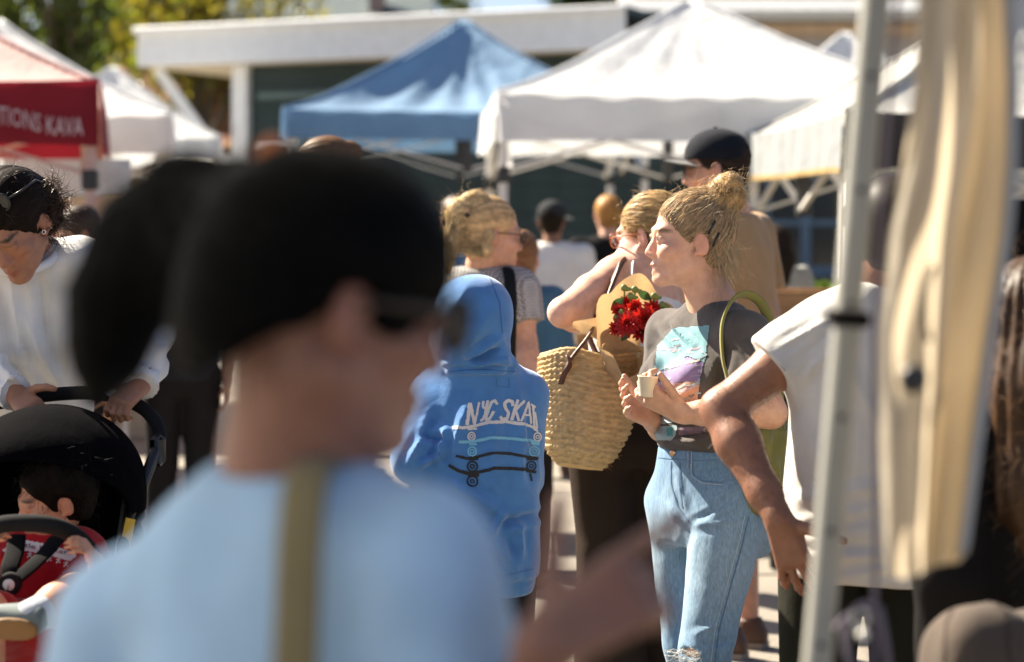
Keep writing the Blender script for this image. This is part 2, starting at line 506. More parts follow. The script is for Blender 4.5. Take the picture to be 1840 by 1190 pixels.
for wx in (3.35, 4.35, 5.6):
    wdw = part('window', box((wx + .12, 26.96, 1.5), (1.02, .06, 1.34), None, .01), m_blue_trim, hb, False)
    for px in (-.23, .23):
        for pz in (.32, -.3):
            part('pane', box((wx + .12 + px, 26.925, 1.5 + pz), (.40, .012, .54)), m_dark_glass, wdw, False)
    part('sill', box((wx + .12, 26.90, .80), (1.10, .14, .06), None, .01), m_blue_trim, wdw, False)
part('shaded_base_panel', box((5.6, 26.94, .40), (8.0, .08, .66), None, .01), mat('shaded_wall_base', (.035, .05, .065), rough=.7), hb, False)  # dark panel added for the shade low on the wall

# dark teal gable far behind, rust roof behind the left canopies
tr_ = thing('far_house', 'dark teal shingle roofed house far behind the hall fascia', 'building', (-4.5, 46, 0))
part('wall', box((-4.6, 46.5, 2.6), (5.0, 5, 5.2)), m_green, tr_, False)
part('roof', box((-4.9, 44.2, 5.9), (6.2, 5.4, .15), np.array(Matrix.Rotation(math.radians(24), 3, 'X'))), m_roof_teal, tr_, False)
part('chimney', box((-3.05, 45, 6.6), (.35, .5, 1.6)), mat('pink_brick', (.45, .30, .24), rough=.8), tr_, False)
rr = thing('rust_roof_shed', 'low shed with rust orange roof behind the left canopies', 'building', (-7.5, 42, 0))
part('wall', box((-7.6, 43, 1.6), (5.2, 4, 3.2)), mat('ochre_wall', (.34, .26, .15), rough=.8), rr, False)
part('roof', box((-7.6, 42.0, 4.0), (5.8, 4.2, .12), np.array(Matrix.Rotation(math.radians(30), 3, 'X'))), m_roof_rust, rr, False)
part('window', box((-6.9, 40.96, 2.5), (.9, .08, .9)), m_dark_glass, rr, False)

# ------------------------------------------------------------------ trees
m_bark = mat('bark', (.11, .085, .06), rough=.9, var=.3, vscale=6, bump=.8, bscale=18)
def leaf_mat(name, c): return mat(name, c, rough=.2, var=.6, vscale=.9, trans=.55, tcol=(c[0] * 3.0, c[1] * 2.6, c[2] * .9), spec=.5)
def tree(label, x, y, h, cr, cz, seed, lm, n=5200, ls=.17, droop=.2, trunk_r=.22, group='trees behind the market'):
    r = np.random.default_rng(seed)
    t = thing('broadleaf_tree', label, 'tree', (x, y, 0), group)
    bends = [A(x, y, 0), A(x + r.normal() * .15, y, h * .3), A(x + r.normal() * .3, y, h * .6), A(x + r.normal() * .3, y, cz + cr[2] * .3)]
    tv = [tube(curve_pts(bends, 12), np.linspace(trunk_r, trunk_r * .35, 12), 8)]
    tips = []
    for k in range(11):
        s = curve_pts(bends, 12)[4 + k % 7]; d = nrm(r.normal(size=3) * A(1, 1, .45) + A(0, 0, .35))
        e = A(x, y, cz) + d * A(*cr) * r.uniform(.55, .9); mid = (s + e) / 2 + A(0, 0, .25)
        tv.append(tube(curve_pts([s, mid, e], 7), np.linspace(trunk_r * .35, .02, 7), 5)); tips += [e, mid]
    part('trunk', cat(*tv), m_bark, t)
    # leaves gathered in clumps with open gaps between them
    nc = 46
    cc = r.normal(size=(nc, 3)); cc /= np.linalg.norm(cc, axis=1)[:, None]; cc *= (r.random((nc, 1)) ** .4) * A(*cr); cc += A(x, y, cz)
    cc = np.vstack([cc, np.array(tips)]); w = r.uniform(.4, 1.0, len(cc))
    ci = r.choice(len(cc), n, p=w / w.sum())
    off = r.normal(size=(n, 3)) * (np.mean(cr) * .17) * w[ci][:, None]
    off[:, 2] -= droop * np.abs(off[:, 0] + off[:, 1])
    c = cc[ci] + off
    a = r.normal(size=(n, 3)); a[:, 2] -= droop * 3; a /= np.linalg.norm(a, axis=1)[:, None]
    b = np.cross(a, r.normal(size=(n, 3))); b /= np.linalg.norm(b, axis=1)[:, None]
    L = ls * r.uniform(.6, 1.3, (n, 1)); W = L * .42
    v = np.stack([c - a * L, c + b * W, c + a * L, c - b * W], 1).reshape(-1, 3)
    part('crown', (v, np.arange(n * 4).reshape(n, 4)), lm, t, False)
    return t
lm1 = leaf_mat('leaf_olive', (.055, .080, .022)); lm2 = leaf_mat('leaf_dark', (.03, .055, .022)); lm3 = leaf_mat('leaf_gold', (.085, .085, .02))
tree('tall olive green tree with thick trunk above the red canopy', -8.6, 37, 7, (2.6, 2.2, 2.6), 6.0, 1, lm1, 4200, .13, .5, .42)
tree('golden green tree left of the white roof fascia', -6.2, 40, 7, (2.4, 2, 2.3), 5.9, 2, lm3, 3000, .13, .6)
tree('dark green tree between the olive and the golden tree', -7.7, 46, 8, (3.0, 2.4, 2.8), 5.3, 3, lm2, 4200, .14, .3)
tree('sparse tree showing above the fascia left of the blue canopy peak', -2.5, 52, 9, (1.6, 1.5, 1.6), 7.1, 4, lm1, 1500, .16, .2, .16)
tree('dark tree top showing above the right end of the white fascia', 1.75, 48, 9, (1.3, 1.3, 1.0), 7.4, 5, lm2, 2600, .16, .2, .18)
tree('low dark hedge tree behind the left canopies', -9.6, 44, 5, (2.6, 2, 2.0), 4.0, 6, lm2, 3800, .14, .2)

# ------------------------------------------------------------------ canopies
m_frame_w = mat('white_tent_frame', (.70, .68, .64), rough=.4, var=.05)
m_frame_d = mat('dark_joint', (.03, .03, .03), rough=.5)
def tent_cloth(name, c, tr=.35): return mat(name, c, rough=.75, var=.06, vscale=2.5, bump=.15, bscale=300, bump2=.2, b2scale=4, trans=tr, spec=.3, sheen=.1)
m_tw = tent_cloth('white_canopy_cloth', (.70, .72, .74)); m_tb = tent_cloth('blue_canopy_cloth', (.15, .28, .45), .22)
m_tr = tent_cloth('red_canopy_cloth', (.21, .011, .020), .2); m_tg = tent_cloth('grey_canopy_cloth', (.24, .26, .27), .15)
m_td = tent_cloth('shaded_canopy_cloth', (.05, .045, .042), .05)  # grey canopy's front valance: shade put into a darker cloth colour
def tent(label, corner, deg, w, dp, eave, peak, mc, mv=None, drop=.30, front_mv=None, trim=None, legs=(0, 1, 2, 3), seed=0, wall=None, sag=.10, frame_m=None, vent=False, group='pop-up canopies', truss=True, rip=.006, power=1.18):
    th = math.radians(deg); Rr = A(math.cos(th), math.sin(th), 0); B = A(-math.sin(th), math.cos(th), 0); Z = A(0, 0, 1)
    c0 = A(*corner, 0); ctr = c0 + Rr * w / 2 + B * dp / 2
    t = thing('canopy_tent', label, 'canopy', tuple(ctr), group)
    mv = mv or mc; fm = frame_m or m_frame_w
    def roof(u, v):
        a, b = u * 2 - 1, v * 2 - 1
        m = np.maximum(np.abs(a), np.abs(b)); q = np.minimum(np.abs(a), np.abs(b)) / np.maximum(m, 1e-3)
        hgt = (1 - m) ** power
        z = eave + (peak - eave) * hgt - sag * (1 - q ** 2) * np.sin(np.pi * np.clip(m, 0, 1)) ** 1.0 * .8 - .03 * (1 - q ** 2) * m
        p = ctr + np.outer(a * w / 2, Rr) + np.outer(b * dp / 2, B); p[:, 2] = z
        ang = np.arctan2(b, a)
        p[:, 2] += rip * np.sin(ang * 22 + seed) * m * (1 - m) * 4 + .014 * noise(p, 1.8, seed) + .004 * noise(p, 5.0, seed + 2)
        return p
    part('canopy', grid(roof, 61, 61), mc, t)
    for sa in (-1, 1):
        for sb in (-1, 1):
            tt = np.linspace(.03, 1, 30); hp = roof((1 + sa * tt) / 2, (1 + sb * tt) / 2)
            part('ridge_seam', tube(hp + A(0, 0, .006), .014, 6), mc, t)
    cs = [c0, c0 + Rr * w, c0 + Rr * w + B * dp, c0 + B * dp]
    for i in range(4):
        a, b = cs[i], cs[(i + 1) % 4]; u = nrm(b - a); n = A(u[1], -u[0], 0)
        def strip(s, v, a=a, b=b, n=n):
            e = .012 + .02 * v + .012 * v * np.sin(s * 23 + i * 2 + seed) + .008 * np.sin(s * 51 + seed)
            p = a + np.outer(s, b - a) + np.outer(e, n)
            p[:, 2] = eave - .03 * (1 - (2 * s - 1) ** 2) - v * drop * (1 - .10 * (1 - (2 * s - 1) ** 4) * (v > .9)) + .004
            return p
        va = part('valance', grid(strip, 60, 9), (front_mv if (front_mv and i == 0) else mv), t)
        if trim is not None and i == 3:
            def strip2(s, v, a=a, b=b, n=n):
                p = strip(s, np.ones_like(s) * 1.0, a, b, n) + np.outer(.004 + 0 * s, n); p[:, 2] += .012 - v * .03; return p
            part('edge_trim', grid(strip2, 60, 3), trim, va)
    for i in legs:
        q = cs[i] + (ctr - cs[i]) * .03
        part('leg', box(q + Z * (eave / 2), (.055, .055, eave - .02), np.stack([Rr, B, Z], 1), .006), fm, t, False)
        part('foot_plate', box(q + Z * .012, (.13, .13, .024), None, .005), fm, t, False)
        part('slider', box(q + Z * (eave - .55), (.085, .085, .11), None, .01), m_frame_d, t, False)
    if truss:
        for i in range(4):
            a, b = cs[i] + (ctr - cs[i]) * .03, cs[(i + 1) % 4] + (ctr - cs[(i + 1) % 4]) * .03
            n = nrm(ctr - (a + b) / 2)
            for k in range(2):
                p0, p1 = a + (b - a) * (k * .5), a + (b - a) * (k * .5 + .5)
                for s in (0, 1):
                    e = n * (.02 + .03 * s)
                    part('scissor_bar', beam(p0 + Z * (eave - (.10 if s else .52)) + e, p1 + Z * (eave - (.52 if s else .10)) + e, .035, .02), fm, t, False)
            mid = (a + b) / 2 + n * .035
            part('truss_joint', box(mid + Z * (eave - .31), (.08, .08, .48), None, .01), m_frame_d, t, False)
    return t
tent('big white pop-up canopy with tall peak right of the blue canopy', (-.10, 13.2), 2.5, 2.98, 2.95, 2.40, 3.20, m_tw, drop=.34, seed=1, sag=.05, rip=.012)
tent('royal blue pop-up canopy with sunlit ridge seams in front of the dark green hall', (-1.95, 17.0), 3, 3.15, 3.0, 2.50, 3.42, m_tb, drop=.27, seed=2, sag=.16, rip=.02, power=1.3)
redt = tent('canopy with white roof and dark red lettered valance at the left edge', (-5.23, 10.43), 11, 3.0, 3.0, 2.32, 3.2, tent_cloth('pale_roof_cloth', (.66, .45, .42)), mv=m_tr, drop=.37, seed=3, frame_m=mat('salmon_leg', (.62, .42, .36), rough=.5))
tent('white canopy directly behind the red valance', (-5.52, 15.1), 10, 2.9, 2.9, 2.38, 3.25, m_tw, drop=.33, seed=4)
tent('farther white canopy with low peak beside the white roof brace', (-6.2, 23.7), 8, 2.7, 2.7, 2.55, 3.5, m_tw, drop=.3, seed=5)
tent('grey canopy with yellow edged valance beside the metal pole', (1.76, 10.5), 4, 2.8, 2.8, 2.12, 2.95, tent_cloth('dull_white_cloth', (.52, .52, .50)), mv=m_tg, front_mv=m_td, drop=.31, trim=mat('yellow_trim', (.40, .27, .10), rough=.6, trans=.15), seed=6)
tent('small white canopy peak showing behind the big white canopy', (2.35, 20.8), 0, 2.7, 2.7, 2.60, 3.66, m_tw, drop=.3, seed=7)

# lettering on the red valance
def text_mesh(txt, size, font_bold=False):
    cu = bpy.data.curves.new('lettering', 'FONT'); cu.body = txt; cu.size = size; cu.align_x = 'LEFT'; cu.resolution_u = 2
    o = bpy.data.objects.new('lettering', cu); COL.objects.link(o)
    dg = bpy.context.evaluated_depsgraph_get(); me = bpy.data.meshes.new_from_object(o.evaluated_get(dg))
    bpy.data.objects.remove(o); bpy.data.curves.remove(cu)
    import bmesh
    bm = bmesh.new(); bm.from_mesh(me); bmesh.ops.triangulate(bm, faces=bm.faces[:])
    bmesh.ops.subdivide_edges(bm, edges=[e for e in bm.edges if e.calc_length() > size * .12], cuts=2)
    bmesh.ops.triangulate(bm, faces=bm.faces[:])
    v = np.array([x.co[:] for x in bm.verts]); f = np.array([[l.vert.index for l in p.loops] for p in bm.faces]); bm.free()
    bpy.data.meshes.remove(me)
    return v, np.column_stack([f, f[:, 2]])
th = math.radians(11); Rr = A(math.cos(th), math.sin(th), 0); Nn = A(math.sin(th), -math.cos(th), 0)
v, f = text_mesh('EPTIONS KAVA', .135)
base = A(-5.23, 10.43, 0) + Rr * 2.39
sx = .53 / v[:, 0].max()
w_ = base + np.outer(v[:, 0] * sx, Rr) + np.outer(.085 + .012 * np.sin(v[:, 0] * 9), Nn)
w_[:, 2] = 2.065 + v[:, 1] * 1.05 - v[:, 0] * .06 + .012 * np.sin(v[:, 0] * 7)
part('lettering', (w_, f), mat('white_print', (.55, .45, .45), rough=.8), redt, False)

# ------------------------------------------------------------------ tables and goods behind the crowd
m_wood = mat('crate_wood', (.42, .24, .10), rough=.75, var=.25, vscale=5, bump=.3, bscale=40, stretch=(1, 1, 6))
m_card = mat('cardboard', (.52, .36, .20), rough=.85, var=.08, bump=.1, bscale=80)
m_pale = mat('pale_board', (.70, .66, .58), rough=.7)
def table(label, x0, x1, y, dp, z, m, name='market_table'):
    t = thing(name, label, 'table', ((x0 + x1) / 2, y, 0))
    part('table_top', box(((x0 + x1) / 2, y, z), (x1 - x0, dp, .035), None, .006), m, t, False)
    for sx in (x0 + .06, x1 - .06):
        for sy in (y - dp / 2 + .06, y + dp / 2 - .06):
            part('leg', box((sx, sy, z / 2 - .01), (.04, .04, z - .035), None, .005), m_frame_d, t, False)
    return t
def crate(label, c, size, m, slats=3, rz=0):
    t = thing('crate', label, 'crate', (c[0], c[1], c[2]), 'crates and boxes on the stalls')
    Rz = np.array(Matrix.Rotation(math.radians(rz), 3, 'Z')); c = A(*c); w, d, h = size
    part('floor', box(c + A(0, 0, .008), (w - .02, d - .02, .014), Rz), m, t, False)
    for k in range(slats):
        z = h * (k + .5) / slats
        for s in (-1, 1):
            part('slat', box(c + Rz @ A(0, s * d / 2, 0) + A(0, 0, z), (w, .012, h / slats * .86), Rz, .002), m, t, False)
            part('slat', box(c + Rz @ A(s * w / 2, 0, 0) + A(0, 0, z), (.012, d - .02, h / slats * .86), Rz, .002), m, t, False)
    return t
def carton(label, c, size, m, rz=0):
    t = thing('cardboard_box', label, 'box', tuple(c), 'crates and boxes on the stalls')
    Rz = np.array(Matrix.Rotation(math.radians(rz), 3, 'Z')); c = A(*c); w, d, h = size
    part('carton', box(c + A(0, 0, h / 2), (w, d, h), Rz, .004), m, t, False)
    for s in (-1, 1):
        part('flap', box(c + Rz @ A(0, s * (d / 2 + d * .16), 0) + A(0, 0, h + .03), (w * .98, d * .36, .005), Rz @ np.array(Matrix.Rotation(-s * .5, 3, 'X'))), m, t, False)
    return t
table('pale wooden stall table behind the woman with the straw basket', -.55, .75, 10.1, .7, .87, m_wood)
crate('pale slatted crate on the stall table under the white canopy', (.13, 9.95, .89), (.34, .3, .13), m_pale, 2, 5)
carton('open cardboard box on the stall table beside the pale crate', (.42, 10.05, .89), (.22, .25, .10), m_card, -8)
table('stall table carrying a wide wooden crate behind the grey shirt woman', 1.1, 2.5, 9.1, .7, .86, m_wood)
crate('wide orange brown wooden crate behind the hand-on-hip man', (1.55, 9.0, .88), (.72, .45, .36), m_wood, 3, -12)
# produce leaves beyond the crate
def clump(name, label, c, r, m, n=260, seed=1, ls=.05):
    q = np.random.default_rng(seed); t = thing(name, label, 'plant', tuple(c)); c = A(*c)
    part('pot', lathe(c, np.eye(3), [(.001, .0), (r * .5, 0), (r * .62, r * .9), (r * .55, r * .9), (.001, r * .85)], 14), mat('clay_pot', (.35, .16, .08), rough=.8), t)
    p = q.normal(size=(n, 3)); p /= np.linalg.norm(p, axis=1)[:, None]; p *= q.random((n, 1)) ** .5 * r; p[:, 2] *= .8; p += c + A(0, 0, r * 1.6)
    a = q.normal(size=(n, 3)); a /= np.linalg.norm(a, axis=1)[:, None]; b = np.cross(a, q.normal(size=(n, 3))); b /= np.linalg.norm(b, axis=1)[:, None]
    v = np.stack([p - a * ls, p + b * ls * .5, p + a * ls, p - b * ls * .5], 1).reshape(-1, 3)
    part('foliage', (v, np.arange(4 * n).reshape(n, 4)), m, t, False)
clump('potted_plant', 'leafy green potted plant left of the grey canopy leg', (1.80, 11.6, .62), .24, lm2, 500, 2)
clump('potted_plant', 'small green potted plant behind the wide wooden crate', (1.95, 12.0, .62), .22, leaf_mat('leaf_fresh', (.08, .15, .03)), 500, 3)
table('low dark table carrying potted plants by the slate blue windows', 1.45, 2.4, 11.8, .6, .60, m_frame_d)
# black stall drape at the right edge
stall = thing('black_stall', 'black draped market stall at the right edge behind the hanging cloth', 'stall', (2.2, 6.9, 0))
m_black = cloth('black_drape', (.010, .009, .009), sheen=0)
part('backdrop', grid(lambda u, w: np.stack([1.52 + u * 1.7, 7.0 + .03 * np.sin(u * 40) + u * .2, w * 1.62], 1), 80, 6), m_black, stall)
for x in (1.55, 3.2): part('upright', box((x, 7.05, .84), (.04, .04, 1.68)), m_frame_d, stall, False)
part('table_top', box((2.3, 5.9, .70), (1.5, .8, .03), None, .006), mat('grey_board', (.10, .10, .10), rough=.6), stall, False)
part('table_skirt', grid(lambda u, w: np.stack([1.56 + u * 1.48, 5.51 + .012 * np.sin(u * 60), .685 * (1 - w)], 1), 90, 4), m_black, stall)
part('side_skirt', grid(lambda u, w: np.stack([1.56 + .01 * np.sin(u * 40), 5.51 + u * .78, .685 * (1 - w)], 1), 40, 4), m_black, stall)
# board sign and boxes under the red canopy
sg = thing('stall_sign', 'pale blue and white notice board under the red canopy', 'sign', (-2.75, 13.2, 0))
part('board', box((-2.95, 13.2, 1.83), (.85, .02, .24), None, .004), mat('pale_blue_board', (.55, .63, .70), rough=.6), sg, False)
for x in (-3.33, -2.57): part('post', box((x, 13.24, .97), (.03, .03, 1.94)), m_frame_w, sg, False)
sb = thing('stall_counter', 'tan counter panel of the stall under the red canopy', 'counter', (-3.2, 14.2, 0))
part('panel', box((-3.2, 14.2, .85), (2.2, .05, 1.7), None, .005), mat('tan_panel', (.46, .38, .26), rough=.7), sb, False)
part('shelf', box((-3.2, 14.5, 1.2), (2.2, .5, .04), None, .005), m_wood, sb, False)
# ------------------------------------------------------------------ people: heads, hands, limbs, clothes, hair
m_skin = mat('skin', (.5, .3, .2), rough=.48, var=.10, vscale=45, bump=.3, bscale=420, attr=True, sss=.15, spec=.45, bump2=.08, b2scale=60)
m_hair = mat('hair', (.1, .08, .05), rough=.5, var=.25, vscale=60, attr=True, spec=.22, trans=.12)
m_bhair = mat('black_hair', (.004, .003, .005), rough=.6, var=.25, vscale=60, attr=True, spec=.05)
m_blonde = mat('blonde_hair', (.5, .35, .2), rough=.45, var=.2, vscale=60, attr=True, spec=.3, trans=.38)
m_lens = mat('dark_lens', (.01, .01, .012), rough=.06, var=0, spec=.6)
m_eye = mat('eye_white', (.42, .40, .38), rough=.25, var=0)
SK_LIGHT, SK_TAN, SK_BROWN, SK_ROSE = A(.62, .36, .25), A(.48, .25, .15), A(.24, .115, .065), A(.60, .34, .25)

def head_prims(V, C, R, s, k=1.0, ears=True, smile=0.0):
    def L(x, y, z): return C + R @ (A(x, y, z) * s)
    V.ell(L(0, -.012, .03), A(.074, .094, .086) * s, R, .02)
    V.ell(L(0, .028, -.042), A(.058, .060, .074) * s, R, .03 * s)
    for q in (-1, 1):
        V.cone(L(q * .05, -.005, -.055), L(q * .016, .062, -.1), .015 * s, .012 * s, .02 * s)
        V.ell(L(q * .043, .058, -.026), A(.022, .022, .019) * s, R, .018 * s)
    V.ell(L(0, .070, -.101), A(.021, .019, .016) * s, R, .020 * s)
    V.cone(L(-.03, .079, .02), L(.03, .079, .02), .012 * s, .012 * s, .014 * s)
    V.chain([L(0, .083, .008), L(0, .093, -.02), L(0, .1015, -.034)], [.0075 * s, .0085 * s, .0108 * s], .010 * s)
    for q in (-1, 1):
        V.ell(L(q * .0115, .093, -.0395), A(.008, .011, .008) * s, R, .007 * s)
        V.ell(L(q * .031, .097, .002), A(.017, .016, .012) * s, R, .012 * s, 's')
        V.ell(L(q * .031, .075, .001), A(.013, .013, .013) * s, R, .004 * s)
        V.chain([L(q * .018, .0845, .003), L(q * .030, .0885, .0085), L(q * .044, .0805, .003)], [.0035 * s, .0042 * s, .0035 * s], .004 * s)
        V.chain([L(q * .019, .0840, -.004), L(q * .031, .0862, -.0082), L(q * .043, .0800, -.004)], [.0030 * s, .0034 * s, .0030 * s], .004 * s)
    V.chain([L(-.022 - .006 * smile, .081 - .011 * smile, -.069 + .007 * smile), L(-.006, .0885, -.066), L(.006, .0885, -.066), L(.022 + .006 * smile, .081 - .011 * smile, -.069 + .007 * smile)], [.004 * s, .0062 * s, .0062 * s, .004 * s], .006 * s)
    V.chain([L(-.019 - .008 * smile, .081 - .010 * smile, -.074 + .009 * smile), L(0, .0870 - .004 * smile, -.079 - .005 * smile), L(.019 + .008 * smile, .081 - .010 * smile, -.074 + .009 * smile)], [.004 * s, .0078 * s, .004 * s], .006 * s)
    V.cone(L(-.02, .1, -.0725), L(.02, .1, -.0725), .003 * s, .003 * s, .006 * s, 's')
    if smile:
        V.cone(L(-.018, .094, -.0725), L(.018, .094, -.0725), .0055 * s, .0055 * s, .004 * s, 's')
        for q in (-1, 1): V.ell(L(q * .040, .066, -.034), A(.020, .020, .018) * s, R, .016 * s)
    if ears:
        for q in (-1, 1):
            E = R @ np.array(Matrix.Rotation(math.radians(q * 22), 3, 'Z')) @ np.array(Matrix.Rotation(math.radians(-12), 3, 'X'))
            V.ell(L(q * .079, -.014, -.008), A(.0085, .019, .031) * s, E, .006 * s)
            V.ell(L(q * .0885, -.008, -.006), A(.006, .010, .019) * s, E, .005 * s, 's')
            V.cone(L(q * .078, .002, -.034), L(q * .079, -.004, -.03), .006 * s, .006 * s, .006 * s)
def head_color(v, C, R, s, skin, brow=None, smile=0.0):
    q = ((v - C) @ R) / s; x, y, z = np.abs(q[:, 0]), q[:, 1], q[:, 2]
    c = np.tile(skin, (len(v), 1))
    def mixc(w, t): 
        nonlocal c
        w = np.clip(w, 0, 1)[:, None]; c = c * (1 - w) + np.asarray(t) * w
    lip = np.clip(1.3 - np.hypot(x / .024, (z + .0725) / .0115), 0, 1) * (y > .07)
    mixc(lip * 1.3, skin * A(.85, .62, .60))
    ch = np.exp(-((x - .045) / .02) ** 2 - ((z + .03) / .022) ** 2) * (y > .02); mixc(ch * .35, skin * A(1.05, .72, .68))
    ns = np.exp(-(x / .016) ** 2 - ((z + .036) / .016) ** 2) * (y > .09); mixc(ns * .3, skin * A(1.05, .75, .7))
    ear = (x > .076) * (np.abs(z) < .045); mixc(ear * .35, skin * A(1.05, .66, .6))
    lash = np.clip(1.5 - np.hypot((x - .031) / .016, (z - .0048) / .0022), 0, 1) * (y > .07); mixc(lash * .8, skin * .25)
    if smile:
        mixc(np.clip(1.6 - np.hypot(x / .015, (z + .0725) / .0035), 0, 1) * (y > .06) * (y < .088), A(.60, .56, .50))
    blot = noise(v * 55, 1, 3)[:, None]; c = c * (1 + .07 * blot * A(.4, 1, 1)) * (1 + .04 * noise(v * 170, 1, 8)[:, None])
    if brow is not None:
        b = np.clip(1.4 - np.hypot((x - .032) / .020, (z - .021 - .25 * (.032 - np.abs(x - .032)) * .2) / .0048), 0, 1) * (y > .055); mixc(b * 1.5, brow)
    return c
def hand_prims(V, W, y, n, t, s=1.0, curl=(.5, .5, .5, .5), spread=.06, thumb=(.75, .6, -.25), tcurl=.5, k=.0032, lens=1.0):
    """W wrist, y finger direction, n direction the palm faces, t thumb side"""
    y = nrm(y); n = nrm(n - y * np.dot(n, y)); x = nrm(np.cross(y, n)); x = x * (1 if np.dot(x, t) > 0 else -1)
    def L(a, b, c): return W + (x * a + y * b - n * c) * s
    for a, r in ((-.024, .0125), (-.008, .0135), (.008, .0138), (.024, .0125)):
        V.cone(L(a * .62, .008, 0), L(a, .082, .002), .0145 * s, r * s, .010 * s)
    V.ell(L(.018, .035, -.010), A(.016, .03, .013) * s, np.stack([x, y, -n], 1), .01 * s)
    V.cone(L(0, -.012, 0), L(0, .012, 0), .021 * s, .02 * s, .014 * s)
    bx = (.0275, .0095, -.0085, -.0255); ln = (.072, .079, .073, .057)
    for i in range(4):
        p = L(bx[i], .084, .002); ang = curl[i] * .75; sp = spread * (1.5 - i)
        pts = [p]
        for j, fr in enumerate((.46, .30, .24)):
            d = nrm(y * math.cos(ang) + n * math.sin(ang) + x * sp * (1 if j == 0 else .6))
            p = p + d * ln[i] * fr * s * lens; pts.append(p); ang += curl[i] * (1.0 if j == 0 else .75)
        V.chain(pts, [.0090 * s, .0082 * s, .0073 * s, .0062 * s], k * s)
        for pj in pts[1:3]: V.ell(pj - n * .0012 * s, A(.0088, .0088, .0088) * s, None, .003 * s)
    p = L(.022, .018, -.006); d = nrm(x * thumb[0] + y * thumb[1] - n * thumb[2]); pts = [p]; 
    for j, fr in enumerate((.042, .032, .026)):
        p = p + d * fr * s * lens; pts.append(p); d = nrm(d + (y * .55 + n * .35) * tcurl)
    V.chain(pts, [.0135 * s, .0112 * s, .0098 * s, .0078 * s], k * s)
def arm_prims(V, sh, el, wr, s=1.0, fat=1.0):
    sh, el, wr = map(np.asarray, (sh, el, wr))
    V.chain([sh, sh + (el - sh) * .45, el], [.046 * s * fat, .043 * s * fat, .035 * s * fat], .02 * s)
    V.chain([el, el + (wr - el) * .3, el + (wr - el) * .75, wr], [.036 * s * fat, .039 * s * fat, .028 * s * fat, .0235 * s * fat], .02 * s)
def torso_frame(J): return frame(J['neck'] - J['pelvis'], J['shR'] - J['shL'])
def top_prims(V, J, st, s, sleeve=.5, sr=(.068, .074), shoulder_r=.058, k=.035):
    """st: (t, cy, rx, ry) with t the fraction from pelvis to neck; sleeve 0..1 upper arm, 1..2 forearm"""
    R = torso_frame(J); L = np.linalg.norm(J['neck'] - J['pelvis'])
    V.loft(J['pelvis'], R, [(t * L, 0, cy * s, rx * s, ry * s) for t, cy, rx, ry in st], k, cap=.012)
    up = R[:, 2]
    for sd in ('L', 'R'):
        sh, el, wr = J['sh' + sd], J['el' + sd], J['wr' + sd]
        base = J['pelvis'] + (J['neck'] - J['pelvis']) * .93
        V.cone(base + (sh - base) * .3 + up * .005, sh, shoulder_r * 1.05 * s, shoulder_r * s, .05 * s)
        if sleeve <= 0: continue
        e = sh + (el - sh) * min(sleeve, 1)
        V.cone(sh, e, sr[0] * s, sr[1] * s, .03 * s, flat='b' if sleeve < 1 else '')
        if sleeve > 1:
            e2 = el + (wr - el) * (sleeve - 1)
            V.cone(el, e2, sr[1] * s, sr[1] * .78 * s, .025 * s, flat='b')
def pants_prims(V, J, s, hipw=(.165, .125), thigh=(.088, .062), calf=(.06, .05), top=.12, k=.03, cut=None):
    R = torso_frame(J); L = np.linalg.norm(J['neck'] - J['pelvis'])
    V.loft(J['pelvis'], R, [(-.10 * s, 0, -.005, hipw[0] * .8 * s, hipw[1] * .85 * s), (-.02 * s, 0, -.008, hipw[0] * s, hipw[1] * s), (top * s, 0, 0, hipw[0] * .86 * s, hipw[1] * .82 * s)], k)
    for sd in ('L', 'R'):
        h, kn, an = J['hip' + sd], J['kn' + sd], J['an' + sd]
        V.cone(h, kn, thigh[0] * s, thigh[1] * s, k)
        if cut is None: V.cone(kn, an, calf[0] * s, calf[1] * s, .02, flat='b')
def shoe(parent, an, fwd, s, m, msole):
    f = nrm(A(fwd[0], fwd[1], 0)); R = np.stack([np.cross(f, A(0, 0, 1)), f, A(0, 0, 1)], 1); c = A(an[0], an[1], 0)
    V = Vol(.009); 
    V.loft(c + R @ A(0, .055 * s, 0), np.stack([R[:, 0], -R[:, 2], R[:, 1]], 1), [(-.12 * s, 0, -.035 * s, .028 * s, .03 * s), (-.09 * s, 0, -.045 * s, .036 * s, .045 * s), (0, 0, -.04 * s, .04 * s, .038 * s), (.08 * s, 0, -.03 * s, .045 * s, .028 * s), (.15 * s, 0, -.024 * s, .03 * s, .02 * s)], .02)
    V.cone(c + A(0, 0, .06 * s), c + A(0, 0, .10 * s), .042 * s, .044 * s, .03, flat='b')
    V.plane(A(0, 0, .018), A(0, 0, -1))
    sh = part('shoe', V.build(), m, parent)
    pr = [c + R @ A(sx * .045 * s * w, yy * s, .010) for sx, yy, w in ((-1, -.06, .8), (-1, .06, 1), (-1, .13, 1), (-.5, .19, 1), (.5, .19, 1), (1, .13, 1), (1, .06, 1), (1, -.06, .8))]
    n = len(pr); v = np.vstack([np.array(pr) - A(0, 0, .010), np.array(pr) + A(0, 0, .012)])
    f_ = [(i, (i + 1) % n, n + (i + 1) % n, n + i) for i in range(n)] + [(0, 7, 6, 1), (1, 6, 5, 2), (2, 5, 4, 3), (8, 9, 14, 15), (9, 10, 13, 14), (10, 11, 12, 13)]
    part('sole', (v, np.array(f_)), msole, sh, False)
